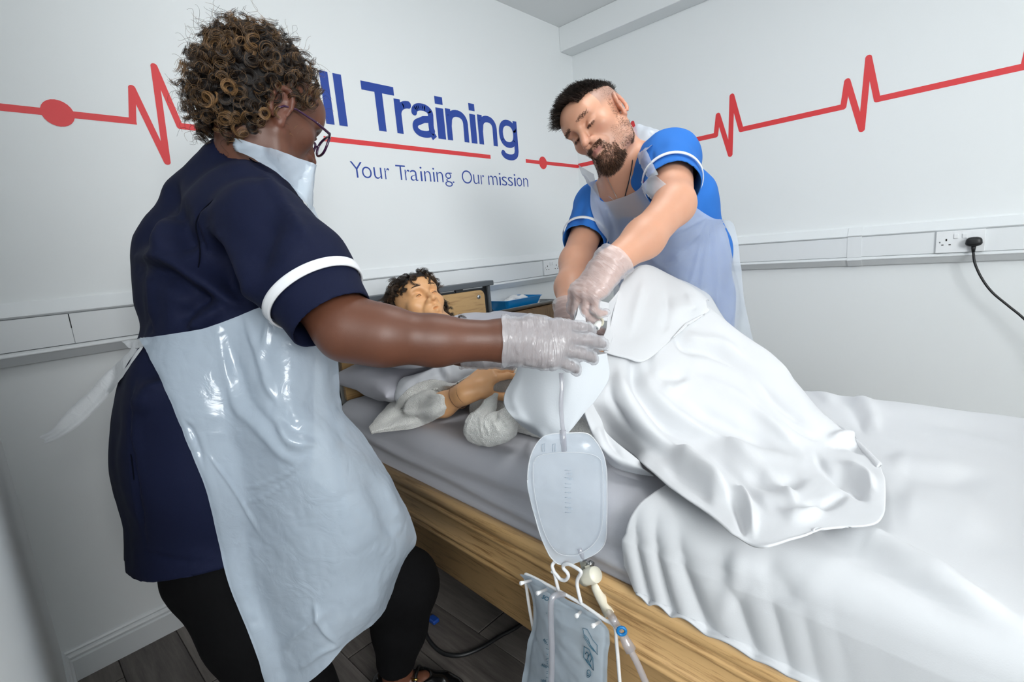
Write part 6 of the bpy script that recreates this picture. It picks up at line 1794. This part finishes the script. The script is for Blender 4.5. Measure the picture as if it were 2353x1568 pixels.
V[:, 2] = np.maximum(V[:, 2], .664)
o = npmesh('towel', V, Q, TERRY); tag(o, 'white terry towel looped in a thick fold beside the absorbent pad', 'towel')
t3 = SDF(); t3.chain([B(.25, .70, .69), B(.24, .95, .69)], [.045, .05], .03); t3.chain([B(.12, .72, .72), B(.12, .92, .73), B(.15, 1.02, .70)], [.135, .125, .09], .05)
V, Q = t3.mesh(.006); N = vert_normals(V, Q); V = V+N*(.004*vnoise(V, 22, 57)+.0012*vnoise(V, 110, 58))[:, None]; V[:, 2] = np.maximum(V[:, 2], .664)
o = npmesh('towel', V, Q, TERRY); tag(o, 'white terry towel laid under the mannequin hand and wrist', 'towel')

# ================================================================== CATHETER, BAGS, HANGER
CLR = film_mat('clear bag film', (232, 241, 251), .50, .16, 22, .25, .003, .3, .12)
CLRT = film_mat('clear tube', (222, 222, 230), .46, .08, 10, .05, .001, .4, .30)
CREAM = mat('cream valve plastic', (236, 232, 214), .35)
WHP = mat('white coated wire', (236, 237, 238), .3)
INK = mat('teal print', (44, 98, 122), .6)
GINK = mat('grey print', (168, 182, 196), .6)
CATH = mat('catheter latex', (206, 202, 182), .4)
# catheter loop and connectors lying on the drape
ct = empty('catheter', P(1350, 745, 1.09)); tag(ct, 'pale catheter loop with white connectors lying in the lifted drape', 'catheter')
tube('catheter_tube', [P(1336,722,1.12), P(1350,722,1.11), P(1368,725,1.10), P(1383,734,1.095), P(1384,745,1.085), P(1374,750,1.075)], .0032, CATH, ct, 10, 40)
tube('catheter_tube', [P(1365,750,1.075), P(1358,756,1.075), P(1350,752,1.075)], .0028, CATH, ct, 10, 14)
tube('connector', [P(1341,745,1.075), P(1346,747,1.074), P(1354,750,1.072), P(1360,750,1.073), P(1364,749,1.073)], [.0035, .0062, .0072, .0064, .0035], mat('white connector', (240, 241, 238), .3), ct, 14, 24)
tube('connector_mark', [P(1350,744.5,1.0655), P(1353,746,1.0645)], .0022, mat('green mark', (120, 206, 168), .5), ct, 8)
tube('valve_funnel', [P(1378,742,1.085), P(1374,745,1.078), P(1371,751,1.070), P(1370,754,1.067)], [.0055, .0075, .0080, .0078], mat('white connector', (240, 241, 238), .3), ct, 16)
V, F = tube_data([P(1370,753.5,1.0665), P(1369.6,755,1.0655)], .0046, 14); pmesh('valve_core', V, F, mat('grey core', (150, 156, 158), .4), ct)
V, F = tube_data([P(1369.8,754.6,1.0652), P(1369.6,755.2,1.0648)], .0020, 10); pmesh('valve_core', V, F, DARK, ct)

# leg bag
lb = empty('leg_bag', P(1300, 1150, .96)); tag(lb, 'clear rounded leg bag hanging from a thin tube in front of the mattress', 'drainage bag')
out = [(1212,1103),(1214,1075),(1219,1050),(1226,1032),(1235,1018),(1244,1008),(1255,1001),(1276,997),(1300,996),(1325,995),(1346,996),(1359,1003),(1370,1016),(1380,1032),(1388,1052),(1392,1072),(1394,1095),(1394.5,1150),(1394,1200),(1393,1232),(1389,1250),(1380,1263),(1368,1273),(1352,1281),(1330,1291),(1307,1298),(1293,1298.5),(1280,1295),(1270,1286),(1261,1274),(1245,1239),(1236,1212),(1230,1190),(1223,1165),(1217,1140),(1213,1120)]
def bag_d(y): return np.interp(y, [990, 1150, 1300], [.935, .955, .985])
def film_bag(name, outline, dfun, puff, rings, material, parent, seed, wrinkle=.002, seamw=.10):
    o = np.array(outline, float); k = len(o)*3; o = catmull(np.vstack([o, o[:1]]), k+1)[:-1]; c = o.mean(0)
    VV, FF = [], []
    for s in (1, -1):
        base = len(VV)
        for t in np.linspace(0, 1, rings):
            q = c+(o-c)*t
            for x, y in q:
                e = max(0.0, min(1.0, (1-seamw-t)/(1-seamw))); pf = puff*math.sqrt(e)*s if e > 0 else .0006*s
                VV.append(P(x, y, dfun(y)-pf))
        for i in range(rings-1):
            for j in range(k): FF.append((base+i*k+j, base+i*k+(j+1) % k, base+(i+1)*k+(j+1) % k, base+(i+1)*k+j))
    VV = np.array(VV); N = camdir(0, 0, 1); VV = VV+N*(wrinkle*vnoise(VV, 24, seed)+wrinkle*.6*vnoise(VV, 60, seed+1))[:, None]
    return npmesh(name, VV, np.array(FF), material, parent), o
bagm, oo = film_bag('bag_film', out, bag_d, .010, 16, CLR, lb, 61)
edge = np.array([P(x, y, bag_d(y)) for x, y in np.vstack([oo, oo[:1]])]); tube('bag_seam', edge, .0013, film_mat('seam film', (244, 247, 250), .85, .15, 10, .05, .001, .3, .15), lb, 6)
inner = np.array(out)*.0; cxy = np.mean(out, axis=0)
iw = [(1227,1062),(1236,1050),(1262,1043),(1300,1040),(1345,1042),(1375,1052),(1384,1075),(1386,1150),(1382,1215),(1365,1250),(1335,1272),(1310,1278),(1280,1270),(1258,1240),(1240,1190),(1228,1130),(1225,1085)]
tube('weld_line', [P(x, y, bag_d(y)-.0085) for x, y in catmull(iw+[iw[0]], 90)], .0007, film_mat('weld film', (240, 244, 248), .6, .2, 10, .05, .001, .3, .15), lb, 5)
for xa, xb in ((1246, 1252), (1270, 1276)):
    tube('strap_slot', [P(x, y, bag_d(y)-.006) for x, y in [(xa, 1022), (xa, 1038), (xb, 1038), (xb, 1020), (xa, 1022)]], .0006, GINK, lb, 5)
def flat_text(txt, x, y, hpx, dfun, ang, material, parent, name='print'):
    cu = bpy.data.curves.new(name, 'FONT'); cu.body = txt; cu.size = 1.0
    o = bpy.data.objects.new(name, cu); COL.objects.link(o); dg = bpy.context.evaluated_depsgraph_get()
    me = bpy.data.meshes.new_from_object(o.evaluated_get(dg)); bpy.data.objects.remove(o)
    n = len(me.vertices); co = np.zeros(n*3, np.float32); me.vertices.foreach_get('co', co); co = co.reshape(-1, 3)
    h = hpx/.7; a = math.radians(ang)
    px = x+h*(co[:, 0]*math.cos(a)-co[:, 1]*math.sin(a)*-1*0)-h*co[:, 1]*math.sin(a)*-1; py = y-h*(co[:, 1]*math.cos(a))-h*co[:, 0]*math.sin(a)*-1
    W = np.array([P(p, q, dfun(q)) for p, q in zip(px, py)]); me.vertices.foreach_set('co', W.astype(np.float32).ravel()); me.update(); me.materials.clear()
    return link(name, me, material, parent, smooth=False)
pd = lambda y: bag_d(y)-.0125
flat_text('600', 1302, 1092, 6, pd, 4, GINK, lb); flat_text('400', 1303, 1104, 6, pd, 4, GINK, lb)
flat_text('200', 1305, 1172, 5, pd, 4, GINK, lb)
for yy in (1081, 1098, 1112, 1121, 1132, 1144, 1156, 1166, 1178):
    V, F = tube_data([P(1298, yy, pd(yy)), P(1312, yy+1, pd(yy))], .0005, 4); pmesh('scale_mark', V, F, GINK, lb)
tube('inlet_tube', [P(1289,858,.93), P(1291,890,.925), P(1289,930,.925), P(1291,965,.93), P(1295,1000,.935), P(1297,1030,.94)], .0042, CLRT, lb, 12, 50)
tube('inlet_sleeve', [P(1293,990,.933), P(1296,1036,.94)], .0062, CLRT, lb, 12)
tube('outlet_tube', [P(1332,1262,.972), P(1340,1285,.985)], .0045, CLRT, lb, 12)
# tap: steel clip, cream barrel, outlet
clip = np.array([P(1332,1293,.975), P(1349,1289,.985), P(1362,1330,.995), P(1343,1338,.985)])
nrm = camdir(0, 0, 1)*.002
pmesh('tap_clip', list(clip)+list(clip-nrm*2), [(0,1,2,3), (7,6,5,4), (0,4,5,1), (1,5,6,2), (2,6,7,3), (3,7,4,0)], STEEL, lb, smooth=False)
V, F = tube_data([P(1342,1330,.985), P(1351,1326,.975), P(1368,1321,.958), P(1370,1320.5,.956)], [.0150, .0155, .0155, .0145], 22); pmesh('tap_barrel', V, F, CREAM, lb)
V, F = tube_data([P(1354,1296,.99), P(1361,1300,.985)], .0075, 16); pmesh('tap_lever', V, F, STEEL, lb)
tube('tap_neck', [P(1349,1300,.985), P(1353,1312,.982), P(1358,1322,.98)], .0062, CREAM, lb, 12)
tube('outlet_sleeve', [P(1366,1340,.99), P(1371,1350,.99), P(1380,1371,.99), P(1389,1390,.99), P(1397,1405,.988), P(1401,1412,.986)], [.0075, .0110, .0112, .0105, .0118, .0125], CREAM, lb, 16, 30)

# wire hanger hooked over the rail
hg = empty('bag_hanger', on_x(1300, 1380, -2.03)); tag(hg, 'white wire bag hanger hooked over the wooden bed rail', 'hanger')
HX = -2.036
def hx(x, y, v=HX): return on_x(x, y, v)
tube('hanger_frame', [hx(1228,1460), hx(1216,1395), hx(1208,1338), hx(1207,1324), hx(1213,1322), hx(1253,1342), hx(1332,1386), hx(1386,1423), hx(1405,1433), hx(1414,1446), hx(1417,1480), hx(1424,1568), hx(1432,1680)], .0036, WHP, hg, 10, 90)
tube('hook', [hx(1283,1357), hx(1278,1335), hx(1273,1315), hx(1269,1303), hx(1271,1296, -2.032), hx(1277,1290, -2.02), hx(1284,1286, -2.0), hx(1293,1290, -1.985)], .0036, WHP, hg, 10, 50)
tube('hook', [hx(1268,1314), hx(1273,1316), hx(1279,1322), hx(1288,1332), hx(1299,1334), hx(1306,1325), hx(1303,1316), hx(1295,1307), hx(1295,1300), hx(1301,1297), hx(1310,1298), hx(1323,1305), hx(1334,1313), hx(1334,1320), hx(1328,1330), hx(1326,1342), hx(1329,1360), hx(1335,1385)], .0036, WHP, hg, 10, 110)
for a, b_ in (((1226,1333), (1197,1341)), ((1261,1353), (1235,1364)), ((1337,1404), (1325,1416)), ((1381,1428), (1362,1439))):
    p0 = hx(*a); p1 = on_x(*b_, HX-.055); tube('peg', [p0, p1+(p0-p1)*.25, p1], [.003, .003, .0042], WHP, hg, 10)
# night drainage bag on the pegs
nb = empty('drainage_bag', on_x(1300, 1480, -2.06)); tag(nb, 'large printed drainage bag hanging on the white wire hanger', 'drainage bag')
NX = -2.046
NB = [
 [(1192,1322),(1228,1330),(1262,1352),(1300,1376),(1338,1396),(1372,1418),(1392,1440)],
 [(1208,1340),(1238,1352),(1270,1372),(1304,1394),(1338,1412),(1374,1432),(1398,1455)],
 [(1224,1380),(1248,1392),(1276,1406),(1306,1424),(1340,1440),(1374,1456),(1399,1480)],
 [(1226,1430),(1250,1438),(1278,1450),(1308,1464),(1340,1478),(1372,1492),(1396,1508)],
 [(1213,1480),(1242,1488),(1274,1498),(1306,1510),(1338,1522),(1370,1536),(1395,1550)],
 [(1203,1545),(1236,1552),(1270,1560),(1304,1570),(1338,1582),(1368,1594),(1394,1606)],
 [(1194,1640),(1230,1648),(1266,1656),(1302,1664),(1338,1674),(1366,1684),(1392,1694)]]
G = np.array([[on_x(x, y, NX) for x, y in r] for r in NB]); Af = patch_grid(G, 70, 90)
U = np.linspace(0, 1, 70)[None, :]*np.ones((90, 1)); Vv = np.linspace(0, 1, 90)[:, None]*np.ones((1, 70))
puf = .014*np.clip(np.sin(np.pi*np.clip((U-.06)/.88, 0, 1)), 0, 1)**.6*np.clip((Vv-.14)/.2, 0, 1)**.7
wr = .0025*vnoise(Af.reshape(-1, 3), 26, 71).reshape(90, 70)+.0012*vnoise(Af.reshape(-1, 3), 70, 72).reshape(90, 70)
NBF = film_mat('bag front film', (206, 220, 232), .80, .22, 24, .25, .003, .35, .12)
F_ = Af.copy(); F_[..., 0] -= puf+wr; Bk = Af.copy(); Bk[..., 0] += puf*.6-wr+.002
sheet('bag_front', F_, NBF, nb); sheet('bag_back', Bk, NBF, nb)
def onbag(u, v, lift=.002):
    i = v*89; j = u*69; a, b2 = int(min(88, max(0, i))), int(min(68, max(0, j))); fi, fj = i-a, j-b2
    p = F_[a, b2]*(1-fi)*(1-fj)+F_[a+1, b2]*fi*(1-fj)+F_[a, b2+1]*(1-fi)*fj+F_[a+1, b2+1]*fi*fj
    return p+np.array([-lift, 0, 0])
def uv_at(x, y):
    pj = project(F_.reshape(-1, 3))[:, :2]; k = np.argmin(((pj-[x, y])**2).sum(1)); return (k % 70)/69, (k//70)/89
def onpix(x, y, lift=.0025): return onbag(*uv_at(x, y), lift)
# inlet tube looping over the top and down the face
tube('inlet_tube', [onpix(1288,1374,-.010), on_x(1280,1368,-2.075), on_x(1270,1374,-2.088), on_x(1266,1390,-2.092), on_x(1266,1430,-2.090), on_x(1268,1480,-2.090), on_x(1268,1530,-2.090), on_x(1266,1600,-2.09)], .0058, CLRT, nb, 12, 60)
# prints
def bag_lines(name, lines, rad):
    multi(name, [tube_data([onpix(x, y) for x, y in l], rad, 4) for l in lines], INK, nb)
bag_lines('scale_mark', [[(1257, y), (1260, y+1)] for y in (1408, 1468, 1512, 1520, 1540, 1548, 1556)]+[[(1257, y), (1261.5, y+1.5)] for y in (1480, 1491, 1501, 1523, 1531)], .0005)
bag_lines('print', [[(1342,1442),(1352,1446),(1364,1470),(1375,1483),(1375,1503),(1360,1484),(1352,1468),(1342,1455),(1342,1442)], [(1343,1457),(1356,1478),(1372,1500)], [(1344,1462),(1356,1484),(1366,1496)]], .0006)
bag_lines('print', [[(1344,1484),(1354,1492),(1364,1510),(1364,1540),(1350,1522),(1344,1508),(1344,1484)]], .0008)
bag_lines('print', [[(1347,1500),(1351,1496),(1355,1504),(1352,1512),(1356,1520),(1360,1530)], [(1351,1506),(1357,1500),(1361,1512),(1357,1520)], [(1350,1514),(1355,1526),(1361,1528)]], .0009)
bag_lines('print', [[(1354+5*math.cos(a), 1547+8*math.sin(a)) for a in np.linspace(0, 6.3, 16)], [(1352,1543),(1357,1549),(1352,1552),(1357,1554)]], .0006)
def bag_text(t, x, y, h, ang):
    cu = bpy.data.curves.new('print', 'FONT'); cu.body = t; cu.size = 1.0; cu.offset = .02
    o = bpy.data.objects.new('print', cu); COL.objects.link(o); dg = bpy.context.evaluated_depsgraph_get()
    me = bpy.data.meshes.new_from_object(o.evaluated_get(dg)); bpy.data.objects.remove(o)
    n = len(me.vertices); co = np.zeros(n*3, np.float32); me.vertices.foreach_get('co', co); co = co.reshape(-1, 3); a = math.radians(ang); k = h/.7
    W = [onpix(x+k*(c[0]*math.cos(a)+c[1]*math.sin(a)), y+k*(c[0]*math.sin(a)-c[1]*math.cos(a)), .003) for c in co]
    c0 = onpix(x, y, .003); d1 = onpix(x+30, y, .003)-onpix(x-1, y, .003); d2 = onpix(x, y+30, .003)-onpix(x, y-1, .003)
    W = [c0+d1/31*(k*(c[0]*math.cos(a)+c[1]*math.sin(a)))+d2/31*(k*(c[0]*math.sin(a)-c[1]*math.cos(a))) for c in co]
    me.vertices.foreach_set('co', np.array(W, np.float32).ravel()); me.update(); me.materials.clear(); link('print', me, INK, nb, smooth=False)
bag_text('500', 1244, 1528, 6.5, 25); bag_text('100', 1243, 1568, 6.5, 8); bag_text('800', 1249, 1468, 5.5, 60); bag_text('SOS', 1246, 1374, 9, 28)
# tubing from the tap to the connector and away
dt = empty('drain_tube', P(1430, 1452, .985)); tag(dt, 'clear drain tube with blue ring running down from the cream tap', 'tube')
tube('tube', [P(1400,1410,.980), hx(1408,1422,-2.038), hx(1418,1438,-2.036), hx(1426,1450,-2.034)], [.0078, .0074, .0068, .0060], CLRT, dt, 12, 20)
c0 = hx(1428.5, 1451, -2.048); e1, e2, e3 = camdir(1, 0, .15), camdir(0, 1, .1), camdir(-.15, -.1, 1)
ring = [c0+.0072*(math.cos(a)*e1+math.sin(a)*e2) for a in np.linspace(0, 2*math.pi, 26)]
tube('clamp_ring', ring, .0029, mat('blue clamp', (20, 120, 186), .35), dt, 10)
tube('connector', [hx(1431,1458,-2.036), hx(1436,1470,-2.036), hx(1441,1480,-2.036), hx(1450,1496,-2.036)], [.0070, .0085, .0098, .0105], CLRT, dt, 14)
tube('tube', [hx(1448,1493), hx(1462,1520), hx(1478,1556), hx(1496,1600), hx(1510,1660)], .0062, CLRT, dt, 12, 30)

# ================================================================== UNDER THE BED
cbp = [on_z(x, y, .006) for x, y in [(930,1398),(968,1430),(985,1470),(1015,1500),(1055,1507),(1100,1492),(1150,1462),(1190,1440),(1240,1400)]]
o = tube('cable', cbp, .006, BLK, None, 10, 70); tag(o, 'black cable curving over the floor under the bed', 'cable')
c = on_z(996, 1424, .012)
kt = empty('key_fob', c); tag(kt, 'small blue fob on a thin chain lying on the floor beneath the bed', 'fob')
box('fob', c+np.array([-.012, -.017, -.008]), c+np.array([.012, .017, .006]), mat('blue fob', (24, 64, 140), .4), kt, bevel=.004)
ch = catmull([on_z(962, 1396, .004), on_z(975, 1408, .004), on_z(990, 1418, .006)], 22)
multi('bead_chain', [tube_data([p, p+np.array([.0018, 0, 0])], .0014, 6) for p in ch], ZINC, kt)
